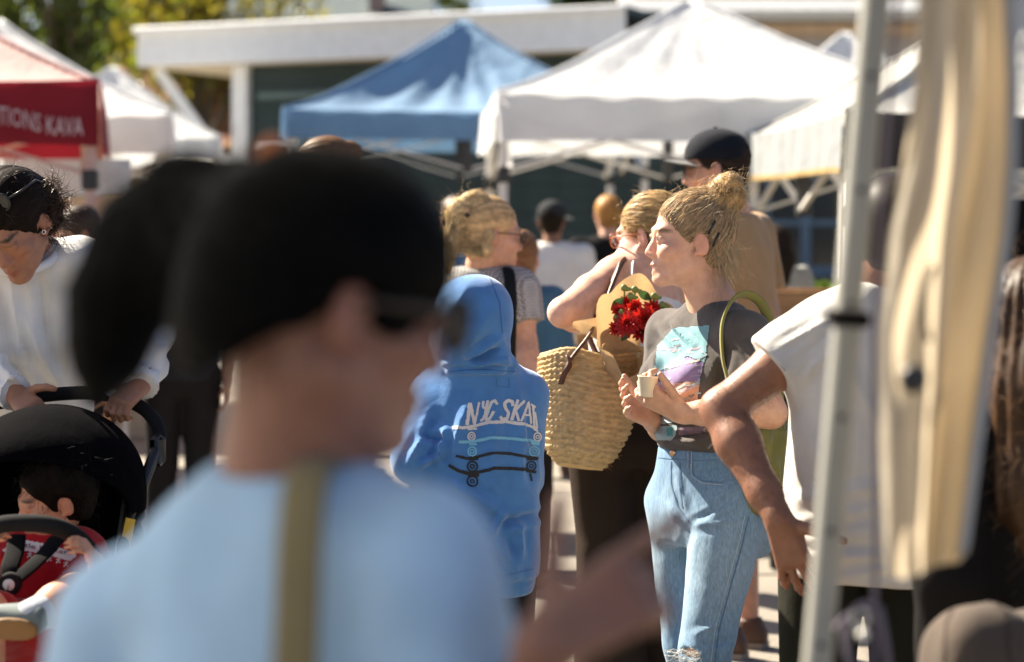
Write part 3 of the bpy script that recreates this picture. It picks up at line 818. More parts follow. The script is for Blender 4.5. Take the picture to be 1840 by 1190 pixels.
def hair_col(v, pole, axis, base, amt=.35, fr=26, seed=0):
    """strands run from the hairline to one gathering point: streak the colour by the angle about that axis"""
    a = nrm(axis); t = frame(a, A(.3, .5, .8)); q = (v - pole) @ t
    ang = np.arctan2(q[:, 1], q[:, 0])
    u = np.stack([np.cos(ang) * fr / 4, np.sin(ang) * fr / 4, q[:, 2] * 6], 1)
    return np.clip(base * (1 + amt * noise(u, 1.0, seed)[:, None] + amt * .6 * noise(u, 3.3, seed + 1)[:, None]), .002, 1)
def groove(v, pole, axis, amp, fr=26, seed=0):
    a = nrm(axis); t = frame(a, A(.3, .5, .8)); q = (v - pole) @ t; ang = np.arctan2(q[:, 1], q[:, 0])
    u = np.stack([np.cos(ang) * fr / 4, np.sin(ang) * fr / 4, q[:, 2] * 5], 1)
    return amp * (noise(u, 1.0, seed) + .5 * noise(u, 2.7, seed + 2))
def wisps(roots, dirs, length, n, r0, seed, curl=.35, grav=.25, k=7, spread=.5, jitter=.01):
    q = np.random.default_rng(seed); i = q.integers(0, len(roots), n)
    p = roots[i] + q.normal(size=(n, 3)) * jitter; d = dirs[i] + q.normal(size=(n, 3)) * spread; d /= np.linalg.norm(d, axis=1)[:, None]
    L = length * q.uniform(.35, 1.1, (n, 1)) / (k - 1); tw = q.normal(size=(n, 3)) * curl
    out = [p]
    for _ in range(k - 1):
        p = p + d * L; out.append(p); d = d + tw * .35 + A(0, 0, -grav * .3) + q.normal(size=(n, 3)) * curl * .15; d /= np.linalg.norm(d, axis=1)[:, None]
    return strand_mesh(np.stack(out, 1), r0)
def comb(m, target, n, r0, base, seed, amt=.35, lift=.0015, keep=None, k=10, reach=1.0):
    """loose surface strands combed towards one gathering point"""
    v, f = m; q = np.random.default_rng(seed)
    tree_ = BVHTree.FromPolygons([tuple(x) for x in v.tolist()], [tuple(x) for x in f.tolist()])
    idx = np.arange(len(v)) if keep is None else np.nonzero(keep)[0]
    out = []
    for i in q.choice(idx, n):
        p0 = v[i] + q.normal(size=3) * .002; tg = np.asarray(target) + q.normal(size=3) * .010; e = q.uniform(.5, 1.0) * reach; path = []; wv = q.normal(size=3) * .004; ph = q.uniform(0, 6)
        for t in np.linspace(0, e, k):
            p = p0 + (tg - p0) * t + wv * math.sin(t * 5 + ph)
            loc, nn, _, _ = tree_.find_nearest(Vector(p)); path.append(np.array(loc + nn * (lift + .0012 * math.sin(t * 7 + ph))))
        out.append(path)
    sm = strand_mesh(np.array(out), r0, r0 * .35)
    c = np.clip(base * (1 + amt * q.normal(size=(n, 1))), .004, .95); return sm, np.repeat(c, k * 3, axis=0)
def hair_cap(h, C, R, s, hairline=.045, thick=.012, back=-.07, side=-.03):
    """pulled-back hair: skull shell kept above the hairline"""
    V = Vol(h)
    def L(x, y, z): return C + R @ (A(x, y, z) * s)
    V.ell(L(0, -.024, .038), A(.0755 + thick, .093 + thick, .084 + thick) * s, R, .02)
    V.ell(L(0, -.05, -.03), A(.062, .05, .06) * s, R, .03)
    V.ell(L(0, .125, -.075), A(.12, .13, .128) * s, R, .022, 's')
    V.plane(L(0, -.05, back), R @ A(0, .25, -1), .01)
    for q in (-1, 1):
        V.ell(L(q * .088, -.008, -.022), A(.024, .03, .04) * s, R, .01, 's')
    return V
def eyes(parent, C, R, s, iris=(.05, .03, .02)):
    for q in (-1, 1):
        e = part('eye', lathe(C + R @ (A(q * .031, .0755, .001) * s), R @ np.array(Matrix.Rotation(math.radians(-90), 3, 'X')), [(.0001, .0136 * s), (.0055 * s, .0128 * s), (.009 * s, .0103 * s), (.0125 * s, .004 * s)], 14), m_eye, parent)
        part('iris', lathe(C + R @ (A(q * .031, .0757, .001) * s), R @ np.array(Matrix.Rotation(math.radians(-90), 3, 'X')), [(.0001, .0142 * s), (.0030 * s, .0138 * s), (.0055 * s, .0129 * s)], 12), mat('iris', iris, rough=.1), e)
def glasses(parent, C, R, s, m_frame, lens=None, z=0.0, y=.0, rx=.026, rz=.021, r=.0022, tilt=0, as_thing=None):
    T = R @ np.array(Matrix.Rotation(math.radians(tilt), 3, 'X'))
    def L(a, b, c): return C + T @ (A(a, b + y, c + z) * s)
    if as_thing: parent = thing('sunglasses', as_thing, 'sunglasses', tuple(L(0, .105, 0)))
    g = None
    ms = []
    for q in (-1, 1):
        a = np.linspace(0, 2 * np.pi, 28, endpoint=False)
        ca, sa = np.cos(a), np.sin(a)
        pts = np.array([L(q * .033 + rx * np.sign(c_) * abs(c_) ** .75, .104 - .25 * abs(q * .033 + rx * c_) * .35, rz * np.sign(s_) * abs(s_) ** .75) for c_, s_ in zip(ca, sa)])
        ms.append(tube(pts, r * s, 6, True))
        ms.append(tube(np.array([L(q * .062, .094, .006), L(q * .078, .06, .008), L(q * .082, -.005, .006), L(q * .08, -.03, -.012)]), r * s, 6))
        if lens:
            cc = pts.mean(0)
            v = np.vstack([pts, cc[None]]); f = np.array([(i, (i + 1) % 28, 28, 28) for i in range(28)])
            ms_l = (v, f); g = ms_l if g is None else cat(g, ms_l)
    ms.append(tube(np.array([L(-.008, .1025, .004), L(0, .106, .007), L(.008, .1025, .004)]), r * s, 6))
    o = part('glasses_frame' if as_thing else 'glasses', cat(*ms), m_frame, parent)
    if lens: part('lens', g, lens, o)
    return o
def legs_down(J, yawfwd, s, stance=.10):
    pass
def std_joints(x, d, yaw, h, z_neck=None, lean=0.0, arms=None, shw=None, hipw=None, sex='w'):
    """upright figure of height h standing at image column x and distance d, facing yaw (0 = away)"""
    c = P(x, YH, d); c[2] = 0; s = h / 1.68
    R = head_frame(yaw); r, f, u = R[:, 0], R[:, 1], R[:, 2]
    shw = shw or (.165 if sex == 'w' else .195); hipw = hipw or .085
    nk = c + u * h * .835 + f * lean; pv = c + u * h * .525
    J = dict(neck=nk, pelvis=pv, f=f, s=s, R=R, foot=c)
    for sd, q in (('L', -1), ('R', 1)):
        J['sh' + sd] = nk + r * q * shw * s - u * .045 * s
        J['el' + sd] = J['sh' + sd] + (r * q * .05 - u * .27 - f * .03) * s
        J['wr' + sd] = J['el' + sd] + (f * .06 - u * .24 - r * q * .01) * s
        J['hip' + sd] = pv + r * q * hipw * s - u * .02
        J['kn' + sd] = c + r * q * .085 * s + f * .015 + u * h * .285
        J['an' + sd] = c + r * q * .09 * s - f * .02 + u * .085
    J['C'] = nk + u * .155 * s + f * .035 * s
    return J
TEE_W = [(-.06, 0, .168, .128), (.15, 0, .160, .122), (.4, 0, .146, .115), (.62, .012, .152, .125), (.8, .005, .155, .102), (.93, -.006, .12, .075), (1.02, -.012, .066, .056)]
TEE_M = [(-.06, 0, .185, .138), (.2, 0, .182, .138), (.45, 0, .180, .135), (.65, .010, .192, .135), (.82, 0, .198, .115), (.95, -.01, .13, .08), (1.03, -.014, .072, .06)]
def skin_head(J, s, skin, h, C=None, R=None, brow=None, neck_r=.052, smile=0.0):
    C = J['C'] if C is None else C; R = J['R'] if R is None else R
    V = Vol(h); head_prims(V, C, R, s, smile=smile)
    V.chain([C + R @ (A(0, -.02, -.05) * s), J['neck'] + A(0, 0, .02), J['neck'] - A(0, 0, .05)], [neck_r * s, neck_r * 1.05 * s, .06 * s], .025)
    m = V.build()
    return m, head_color(m[0], C, R, s, skin, brow, smile)
def skin_arm(sh, el, wr, s, skin, h, hand=None, fat=1.0):
    V = Vol(h); arm_prims(V, sh, el, wr, s, fat)
    if hand: hand_prims(V, np.asarray(wr), **hand)
    m = V.build(); c = np.tile(skin, (len(m[0]), 1)); c = c * (1 + .08 * noise(m[0] * 40, 1, 3)[:, None] * A(.5, 1, 1)) * (1 + .05 * noise(m[0] * 150, 1, 8)[:, None]); return m, c
def join_skin(t, lst, name='body'):
    return part(name, cat(*[a for a, _ in lst]), m_skin, t, col=np.concatenate([c for _, c in lst]))
def folds(fr=(9, 9, 4), amp=.006, seed=0):
    return lambda v: amp * (noise(v * A(*fr), 1, seed) + .5 * noise(v * A(*fr), 2.1, seed + 3))
def bystander(label, x, d, yaw, h, skin, hair, top, bottom, cap=None, sex='w', hstyle='short', head_yaw=None, head_pitch=0, sleeve=.55, lean=0, group='people standing around the stalls', mod=None, vh=.013, shorts=False, glass=None):
    J = std_joints(x, d, yaw, h, sex=sex, lean=lean); s = J['s'] * (1.0 if sex == 'w' else .97)
    if mod: mod(J)
    R = head_frame(yaw if head_yaw is None else head_yaw, head_pitch); C = J['C']
    t = thing('person', label, 'person', tuple(J['foot']), group)
    sk = [skin_head(J, s, skin, .009, C, R, hair * .6)]
    for sd, q in (('L', -1), ('R', 1)):
        hd = nrm(J['wr' + sd] - J['el' + sd])
        sk.append(skin_arm(J['sh' + sd], J['el' + sd], J['wr' + sd], s, skin, .010, dict(y=hd, n=-J['R'][:, 0] * q, t=J['f'], s=s, curl=(.4, .45, .5, .55))))
        if shorts: 
            V = Vol(.012); V.chain([J['hip' + sd], J['kn' + sd], J['kn' + sd] + (J['an' + sd] - J['kn' + sd]) * .35, J['an' + sd]], [.075 * s, .052 * s, .054 * s, .034 * s], .02); m = V.build(); sk.append((m, np.tile(skin, (len(m[0]), 1))))
    join_skin(t, sk)
    V = Vol(vh); top_prims(V, J, TEE_W if sex == 'w' else TEE_M, s, sleeve)
    part('shirt', displaced(V.build(), folds(seed=int(x))), top, t)
    V = Vol(vh)
    if shorts:
        pants_prims(V, J, s, thigh=(.095, .085), cut=True); V.plane(J['knL'] + A(0, 0, .03), A(0, 0, -1))
    else: pants_prims(V, J, s, thigh=(.092, .07), calf=(.068, .062))
    part('trousers', displaced(V.build(), folds(seed=int(x) + 5)), bottom, t)
    for sd in ('L', 'R'): shoe(t, J['an' + sd], J['f'], s, mat('brown_shoe', (.10, .05, .03), rough=.6), mat('shoe_sole', (.3, .25, .2), rough=.8))
    def L(a, b, c): return C + R @ (A(a, b, c) * s)
    mh = m_blonde if hair[0] > .3 else (m_bhair if hair[0] < .04 else m_hair)
    V = hair_cap(.008, C, R, s, thick=.009, back=-.085 if hstyle == 'short' else -.1)
    if hstyle == 'long': V.chain([L(0, -.07, 0), L(0, -.10, -.09), L(0, -.10, -.22)], [.075 * s, .075 * s, .05 * s], .04)
    if hstyle == 'bun': V.ell(L(0, -.115, .05), A(.04, .035, .04) * s, R, .015)
    pole, axis = L(0, -.12, .02), R @ A(0, 1, .3)
    m = displaced(V.build(), lambda v: groove(v, pole, axis, .003, 40, 3))
    ho = part('hair', m, mh, t, col=hair_col(m[0], pole, axis, hair, .4, 40))
    if cap is not None: cap_hat(t, C, R, s, cap)
    if glass: glasses(t, C, R, s, glass, m_lens)
    return t, J, C, R, s
def cap_hat(t, C, R, s, m, brim_m=None, h=.007, tilt=0):
    def L(a, b, c): return C + R @ (A(a, b, c) * s)
    V = Vol(h); V.ell(L(0, -.012, .045), A(.094, .112, .092) * s, R, .02); V.plane(L(0, 0, .028), R @ A(0, .10, -1), .004)
    V.ell(L(0, -.012, .04), A(.086, .103, .085) * s, R, .005, 's')
    o = part('cap', V.build(), m, t)
    def brim(u, w):
        a = (u - .5) * 2.2; rr = .098 + w * .075 * np.cos(a * .62)
        p = np.stack([np.sin(a) * rr * .92, -.012 + np.cos(a) * (.106 + w * .075), .036 + .008 * w - .10 * (np.sin(a)) ** 2 * .35], 1) * s
        return C + p @ R.T
    v1, f1 = grid(brim, 25, 7)
    v2 = v1 - R @ A(0, 0, .004); nv = 7
    part('brim', cat((v1, f1), (v2, f1[:, ::-1])), brim_m or m, o)
    part('button', lathe(L(0, -.012, .137), R, [(.0001, .006), (.008, .004), (.009, 0)], 10), m, o)
# ------------------------------------------------------------------ printing on cloth
class Surf:
    def __init__(s, obj):
        me = obj.data; o = origin(obj)
        v = np.empty(len(me.vertices) * 3, np.float32); me.vertices.foreach_get('co', v); v = v.reshape(-1, 3) + o
        s.bvh = BVHTree.FromPolygons([tuple(x) for x in v.tolist()], [tuple(p.vertices) for p in me.polygons])
    def hit(s, x, y, lift=.0015):
        d = Vector((x - CX, F, -(y - YH))).normalized()
        loc, n, i, t = s.bvh.ray_cast(Vector((0, 0, H)), d)
        if loc is None: return None
        if n.dot(d) > 0: n = -n
        return np.array(loc + n * lift)
def decal(name, surf, pts2, quads, m, parent, lift=.0015):
    """2-D figure in photo coordinates laid onto a garment"""
    v = []; ok = []
    for x, y in pts2:
        h = surf.hit(x, y, lift); ok.append(h is not None); v.append(h if h is not None else np.zeros(3))
    v = np.array(v); ok = np.array(ok); q = np.asarray(quads)
    q = q[ok[q].all(1)]
    if not len(q): return None
    ext = np.ptp(v[q], axis=1).max(1); q = q[ext < .06]
    used = np.unique(q); mp = np.zeros(len(v), int); mp[used] = np.arange(len(used))
    return part(name, (v[used], mp[q]), m, parent, False)
def stroke2(pts, w, step=2.5, rough=.0, seed=0):
    pts = np.asarray(pts, float)
    L = np.concatenate([[0], np.cumsum(np.linalg.norm(np.diff(pts, axis=0), axis=1))]); n = max(int(L[-1] / step), 2)
    t = np.linspace(0, L[-1], n); p = np.stack([np.interp(t, L, pts[:, 0]), np.interp(t, L, pts[:, 1])], 1)
    T = np.gradient(p, axis=0); T /= np.linalg.norm(T, axis=1)[:, None] + 1e-9; N = np.stack([-T[:, 1], T[:, 0]], 1)
    q = np.random.default_rng(seed); wl_ = w / 2 * (1 + rough * q.normal(size=n)); wr_ = w / 2 * (1 + rough * q.normal(size=n))
    rows = [p + N * wl_[:, None], p + N * (wl_ * .0)[:, None], p - N * wr_[:, None]]
    v = np.stack(rows, 1).reshape(-1, 2); f = []
    for i in range(n - 1):
        for k in range(2): f.append((i * 3 + k, i * 3 + k + 1, i * 3 + 4 + k, i * 3 + 3 + k))
    return v, np.array(f)
def ring2(c, r, w, n=22, asp=1.0):
    a = np.linspace(0, 2 * np.pi, n + 1); return stroke2([(c[0] + asp * r * math.cos(t), c[1] + r * math.sin(t)) for t in a], w, step=max(r * .28, 1.0))
def cat2(lst):
    vs, fs, o = [], [], 0
    for v, f in lst: vs.append(v); fs.append(f + o); o += len(v)
    return np.concatenate(vs), np.concatenate(fs)
def poly2(poly, step=2.0):
    poly = np.asarray(poly, float); lo, hi = poly.min(0), poly.max(0)
    nx, ny = int((hi[0] - lo[0]) / step) + 2, int((hi[1] - lo[1]) / step) + 2
    gx, gy = np.meshgrid(lo[0] + step * np.arange(nx), lo[1] + step * np.arange(ny), indexing='ij')
    cx, cy = gx[:-1, :-1] + step / 2, gy[:-1, :-1] + step / 2; ins = np.zeros(cx.shape, bool)
    j = len(poly) - 1
    for i in range(len(poly)):
        xi, yi = poly[i]; xj, yj = poly[j]
        ins ^= ((yi > cy) != (yj > cy)) & (cx < (xj - xi) * (cy - yi) / (yj - yi + 1e-9) + xi); j = i
    I, Jx = np.nonzero(ins); idx = lambda a, b: a * ny + b
    return np.stack([gx.ravel(), gy.ravel()], 1), np.stack([idx(I, Jx), idx(I + 1, Jx), idx(I + 1, Jx + 1), idx(I, Jx + 1)], 1)
def pxcr(lst, d):
    return [((a, b), (c, e), w, dep) for a, b, c, e, w, dep in lst]

# ================================================================== child in the blue hoodie
m_hoodie = cloth('blue_fleece', (.07, .215, .50), bump=.35, bscale=420, bump2=.1, b2scale=60, sheen=.45, var=.08, vscale=30)
m_dark_trouser = cloth('dark_trousers', (.020, .018, .018))
d0 = 4.8
hd = dict(neck=P(862, 672, d0), pelvis=P(862, 985, d0), shL=P(782, 712, 4.82), shR=P(940, 712, 4.84), elL=P(748, 826, 4.74), elR=P(934, 850, 4.86),
          wrL=P(800, 880, 5.0), wrR=P(890, 905, 5.02))
hood_t = thing('person', 'child in a bright blue hooded sweatshirt seen from behind', 'person', (hd['pelvis'][0], 4.8, 0))
Rb = head_frame(16)
for sd, q in (('L', -1), ('R', 1)):
    hd['hip' + sd] = hd['pelvis'] + Rb[:, 0] * q * .075 - A(0, 0, .03)
    hd['kn' + sd] = A(*(hd['hip' + sd] + Rb[:, 1] * .02)[:2], .39); hd['an' + sd] = A(*(hd['hip' + sd] - Rb[:, 1] * .02)[:2], .07)
Rh = head_frame(34, -6); Ch = P(838, 585, 4.78)
sk = [skin_head(dict(neck=hd['neck']), .9, SK_LIGHT, .008, Ch, Rh, A(.1, .07, .04))]
for sd, q in (('L', -1), ('R', 1)):
    sk.append(skin_arm(hd['sh' + sd], hd['el' + sd], hd['wr' + sd], .75, SK_LIGHT, .007, dict(y=nrm(-Rb[:, 0] * q + Rb[:, 1] * .3), n=-Rb[:, 1], t=A(0, 0, 1), s=.75, curl=(.3, .3, .3, .3))))
join_skin(hood_t, sk)
V = Vol(.0055)
top_prims(V, hd, [(-.265, 0, .128, .108), (-.20, 0, .140, .118), (-.05, .0, .148, .128), (.25, 0, .145, .128), (.6, -.004, .133, .118), (.85, -.004, .112, .092), (1.0, -.004, .078, .07)], 1.0, 1.92, (.058, .056), .056, k=.03)
# hood standing up over the head, with its neck gathers
Lh = lambda x, y, z: Ch + Rh @ A(x, y, z)
V.ell(Lh(0, -.016, .018), A(.094, .112, .098), Rh, .02); V.ell(Lh(0, -.05, .045), A(.080, .07, .068), Rh, .03)
V.cone(Lh(0, -.02, -.02), hd['neck'] + A(0, .0, .012), .086, .080, .035)
V.cone(Lh(0, .04, -.02), Lh(0, .06, -.11), .075, .06, .03)
V.cone(P(885, 618, 4.72), P(918, 655, 4.75), .026, .018, .012); V.cone(P(822, 652, 4.74), P(900, 648, 4.72), .030, .026, .014); V.cone(P(836, 630, 4.72), P(893, 622, 4.71), .020, .020, .012); V.cone(P(800, 620, 4.80), P(812, 655, 4.80), .03, .03, .02)
V.ell(Lh(0, .125, -.02), A(.062, .085, .088), Rh, .012, 's')
def hood_fold(v):
    L_ = [(838, 520, 800, 600, .020, .004), (828, 560, 815, 640, .016, -.006), (880, 560, 830, 640, .018, .005), (900, 606, 842, 640, .010, .008), (905, 625, 840, 652, .008, -.008), (912, 645, 850, 658, .007, .006), (820, 610, 812, 655, .012, .005),
          (800, 660, 925, 662, .006, -.004), (806, 671, 930, 669, .006, .003),
          (814, 869, 903, 925, .016, .010), (903, 925, 880, 965, .012, .009), (880, 965, 930, 1030, .016, .008), (968, 925, 905, 940, .012, -.010), (930, 935, 938, 1010, .014, .008), (800, 915, 885, 1035, .022, .012),
          (845, 935, 905, 1018, .018, -.009), (770, 880, 850, 1010, .02, .010), (886, 690, 888, 880, .018, .004), (932, 700, 938, 860, .016, .004), (845, 720, 815, 800, .02, .006),
          (802, 770, 788, 838, .012, .010), (806, 792, 765, 782, .012, -.008), (800, 812, 752, 838, .010, .008), (790, 745, 745, 800, .014, -.006), (768, 760, 735, 835, .012, .007), (948, 745, 962, 815, .012, -.006), (955, 800, 968, 870, .012, .006)]
    d = creases(v, pxcr(L_, 4.70))
    d += .0025 * noise(v * A(12, 12, 7), 1, 2) + .0012 * noise(v * A(30, 30, 18), 1, 4)
    z = v[:, 2]; rib = (z < .700); d -= .007 * np.clip((.700 - z) / .01, 0, 1) - .0012 * np.sin((np.arctan2(v[:, 1] - 4.8, v[:, 0] - hd['pelvis'][0])) * 90) * rib
    return d
ho = part('hoodie', displaced(V.build(), hood_fold), m_hoodie, hood_t)
V = Vol(.010); pants_prims(V, hd, .82, (.13, .10), thigh=(.084, .068), calf=(.066, .06), top=.06); part('trousers', displaced(V.build(), folds()), m_dark_trouser, hood_t)
for sd in 'LR': shoe(hood_t, hd['an' + sd], Rb[:, 1], .82, mat('grey_trainer', (.2, .2, .2), rough=.7), mat('white_sole', (.7, .7, .68), rough=.7))
S_ = Surf(ho)
def cc(pts): return [(800 + x / 5.95, 690 + y / 5.95) for x, y in pts]
m_pw = mat('print_white', (.72, .70, .70), rough=.8); m_pc = mat('print_cyan', (.20, .52, .70), rough=.8); m_pk = mat('print_black', (.010, .010, .012), rough=.7)
k5 = 1.2 / 5.95
W = [stroke2(cc([(230, 440), (265, 205)]), 32 * k5, 2, .12, 1), stroke2(cc([(265, 205), (312, 430)]), 28 * k5, 2, .12, 2), stroke2(cc([(315, 430), (360, 195)]), 20 * k5, 2, .15, 3),
     stroke2(cc([(408, 182), (402, 245), (425, 262), (440, 255)]), 24 * k5, 2, .1, 4), stroke2(cc([(458, 178), (445, 250), (425, 345), (400, 385), (375, 395)]), 26 * k5, 2, .1, 5),
     stroke2(cc([(552, 222), (532, 178), (495, 200), (468, 270), (446, 340), (438, 392), (478, 372), (520, 292)]), 24 * k5, 2, .1, 6),
     stroke2(cc([(722, 240), (718, 190), (665, 178), (628, 215), (642, 265), (675, 310), (662, 368), (610, 384), (582, 348)]), 30 * k5, 2, .1, 7),
     stroke2(cc([(775, 170), (708, 392)]), 28 * k5, 2, .12, 8), stroke2(cc([(845, 180), (752, 282), (788, 398)]), 24 * k5, 2, .12, 9),
     stroke2(cc([(812, 402), (887, 192), (918, 425)]), 20 * k5, 2, .12, 10), stroke2(cc([(842, 335), (902, 330)]), 16 * k5, 2), stroke2(cc([(912, 218), (962, 250)]), 18 * k5, 2), stroke2(cc([(936, 235), (952, 445)]), 20 * k5, 2, .1, 11), stroke2(cc([(958, 300), (980, 455)]), 14 * k5, 2),
     stroke2(cc([(75, 468), (230, 466), (330, 446), (470, 412), (650, 405), (850, 432), (985, 476)]), 28 * k5, 2, .15, 12), stroke2(cc([(238, 484), (340, 478)]), 18 * k5, 2, .2), ring2(cc([(281, 562)])[0], 36 * k5, 12 * k5, asp=.9), ring2(cc([(281, 562)])[0], 15 * k5, 10 * k5),
     stroke2(cc([(940, 480), (990, 505)]), 16 * k5, 2), ring2(cc([(983, 566)])[0], 38 * k5, 12 * k5, asp=.85), ring2(cc([(985, 566)])[0], 15 * k5, 9 * k5)]
decal('print_lettering', S_, *cat2(W), m_pw, ho)
W = [stroke2(cc([(145, 622), (300, 618), (500, 575), (700, 585), (900, 605), (1005, 636)]), 26 * k5, 2, .12, 13), stroke2(cc([(255, 648), (338, 646)]), 18 * k5, 2), ring2(cc([(288, 722)])[0], 40 * k5, 13 * k5, asp=.88), ring2(cc([(288, 722)])[0], 17 * k5, 9 * k5),
     stroke2(cc([(905, 640), (1000, 646)]), 20 * k5, 2), ring2(cc([(948, 722)])[0], 42 * k5, 13 * k5), ring2(cc([(948, 722)])[0], 18 * k5, 9 * k5)]
decal('print_cyan_board', S_, *cat2(W), m_pc, ho, .0018)
W = [stroke2(cc([(115, 770), (230, 796), (350, 776), (530, 736), (700, 746), (850, 776), (992, 796)]), 24 * k5, 2, .15, 14), stroke2(cc([(250, 806), (352, 800)]), 22 * k5, 2), ring2(cc([(290, 882)])[0], 44 * k5, 15 * k5), ring2(cc([(290, 882)])[0], 17 * k5, 12 * k5),
     stroke2(cc([(868, 802), (985, 806)]), 20 * k5, 2), ring2(cc([(917, 876)])[0], 40 * k5, 13 * k5), ring2(cc([(917, 876)])[0], 16 * k5, 10 * k5),
     stroke2(cc([(40, 870), (150, 930), (250, 956), (380, 940), (540, 900), (700, 904), (870, 916)]), 28 * k5, 2, .12, 15), stroke2(cc([(245, 968), (362, 966)]), 40 * k5, 2, .1), ring2(cc([(290, 1040)])[0], 47 * k5, 15 * k5), ring2(cc([(290, 1040)])[0], 17 * k5, 10 * k5),
     stroke2(cc([(862, 930), (970, 942)]), 24 * k5, 2), stroke2(cc([(905, 955), (922, 1040)]), 16 * k5, 2)]
decal('print_black_boards', S_, *cat2(W), m_pk, ho, .0018)
m_seam = cloth('blue_seam', (.05, .14, .36))
for sm in (([(806, 668), (860, 664), (928, 668)], 1.6), ([(892, 679), (892, 695), (914, 696), (914, 680)], 1.0), ([(880, 500), (898, 545), (902, 600)], 1.2), ([(850, 1030), (900, 1036), (958, 1022)], 1.6)): decal('seam', S_, *stroke2(*sm), m_seam, ho, .0012)

# ================================================================== woman with the bun, grey T-shirt and pale jeans
dW = 5.07
Wj = dict(neck=P(1280, 560, dW), pelvis=P(1268, 905, dW), shL=P(1340, 604, 4.93), shR=P(1203, 600, 5.21), elL=P(1386, 742, 4.84), wrL=P(1222, 742, 4.86), elR=P(1200, 772, 5.22), wrR=P(1168, 752, 5.06),
          hipL=P(1312, 905, 4.98), hipR=P(1228, 905, 5.15), knL=P(1268, 1168, 4.88), knR=P(1236, 1155, 5.14))
Wj['anL'] = A(Wj['knL'][0] + .01, 4.93, .09); Wj['anR'] = A(Wj['knR'][0] + .03, 5.22, .09)
wt = thing('person', 'laughing blonde woman with top bun in charcoal printed T-shirt and ripped pale jeans', 'person', (Wj['pelvis'][0], dW, 0))
RW = head_frame(101, 2, 0); CW = P(1236, 432, 5.05)
sk = [skin_head(Wj, 1.0, A(.66, .37, .25), .005, CW, RW, A(.20, .12, .06), .055, 1.0)]
fL = dict(y=nrm(P(1150, 700, 4.85) - P(1222, 742, 4.86)), n=nrm(A(-.35, .55, .75)), t=A(0, -.4, 1), s=.98, curl=(.85, .8, .75, .7), spread=.10, thumb=(.55, .75, .15), tcurl=.25)
fR = dict(y=nrm(P(1108, 716, 4.98) - P(1168, 752, 5.06)), n=nrm(A(.5, -.6, .5)), t=A(.3, 0, 1), s=.98, curl=(.35, .45, .5, .5), spread=.16, thumb=(.7, .5, .2), tcurl=.2)
sk.append(skin_arm(Wj['shL'], Wj['elL'], Wj['wrL'], 1.0, A(.60, .34, .22), .0034, fL)); sk.append(skin_arm(Wj['shR'], Wj['elR'], Wj['wrR'], .95, A(.60, .34, .22), .0034, fR))
Vk = Vol(.008); Vk.chain([Wj['hipL'], Wj['knL'], Wj['anL']], [.08, .052, .036], .02); mk = Vk.build(); sk.append((mk, np.tile(A(.55, .27, .16), (len(mk[0]), 1))))
join_skin(wt, sk)
eyes(wt, CW, RW, 1.0, (.06, .09, .10))
m_wtee = cloth('charcoal_jersey', (.085, .075, .070), var=.1)
V = Vol(.0055)
top_prims(V, Wj, [(.285, 0, .130, .118), (.34, 0, .134, .120), (.45, 0, .130, .115), (.62, .018, .146, .130), (.8, .006, .154, .104), (.93, -.006, .118, .076), (1.02, -.012, .068, .060)], 1.0, .62, (.062, .078), .055)
V.ell(Wj['neck'] + RW @ A(0, .01, .035), A(.062, .062, .03), None, .006, 's')
RT = torso_frame(Wj)
for q in (-1, 1): V.ell(Wj['pelvis'] + RT @ A(q * .07, .10, .315), A(.062, .055, .062), RT, .04)
def tee_fold(v):
    d = creases(v, pxcr([(1185, 585, 1225, 640, .012, .006), (1200, 575, 1245, 620, .010, .005), (1175, 640, 1190, 720, .014, .006), (1250, 690, 1180, 745, .014, .006), (1290, 640, 1240, 760, .018, .006), (1180, 780, 1260, 800, .010, .006), (1310, 640, 1300, 780, .016, .006), (1200, 790, 1290, 770, .010, -.006), (1345, 620, 1375, 680, .012, .007)], 4.95))
    return d + .004 * noise(v * A(14, 14, 7), 1, 5) + .0015 * noise(v * A(40, 40, 20), 1, 6)
tee = part('t_shirt', displaced(V.build(), tee_fold), m_wtee, wt)
ST = Surf(tee)
pat = [('teal', (.25, .50, .55), [(1182, 622), (1210, 590), (1276, 585), (1266, 652), (1235, 640), (1190, 668), (1176, 662)]), ('sky', (.42, .60, .66), [(1176, 662), (1190, 668), (1235, 640), (1222, 652), (1195, 672), (1172, 675)]),
       ('violet', (.38, .28, .52), [(1190, 668), (1235, 642), (1264, 652), (1258, 684), (1215, 688), (1190, 690)]), ('rose', (.62, .36, .40), [(1170, 676), (1190, 690), (1215, 688), (1200, 706), (1168, 702)]),
       ('peach', (.70, .44, .33), [(1215, 688), (1258, 684), (1254, 716), (1205, 726), (1186, 722), (1200, 706)]), ('pink', (.66, .45, .47), [(1186, 722), (1205, 726), (1254, 716), (1256, 730), (1196, 742)]),
       ('mist', (.50, .60, .64), [(1196, 742), (1256, 730), (1258, 752), (1180, 764)]), ('lower', (.45, .58, .62), [(1172, 768), (1218, 764), (1214, 784), (1205, 792), (1174, 790)]), ('mauve', (.30, .20, .28), [(1222, 768), (1270, 766), (1266, 778), (1220, 782)]), ('dot', (.10, .42, .42), [(1200, 768), (1210, 766), (1209, 784), (1199, 784)])]
for nm, c, pl in pat: decal('print_panel', ST, *poly2(pl, 1.8), mat('print_' + nm, (c[0] * .62, c[1] * .62, c[2] * .62), rough=.85, var=.15, vscale=40), tee, .0013 if nm != 'dot' else .0026)
qs = np.random.default_rng(21)
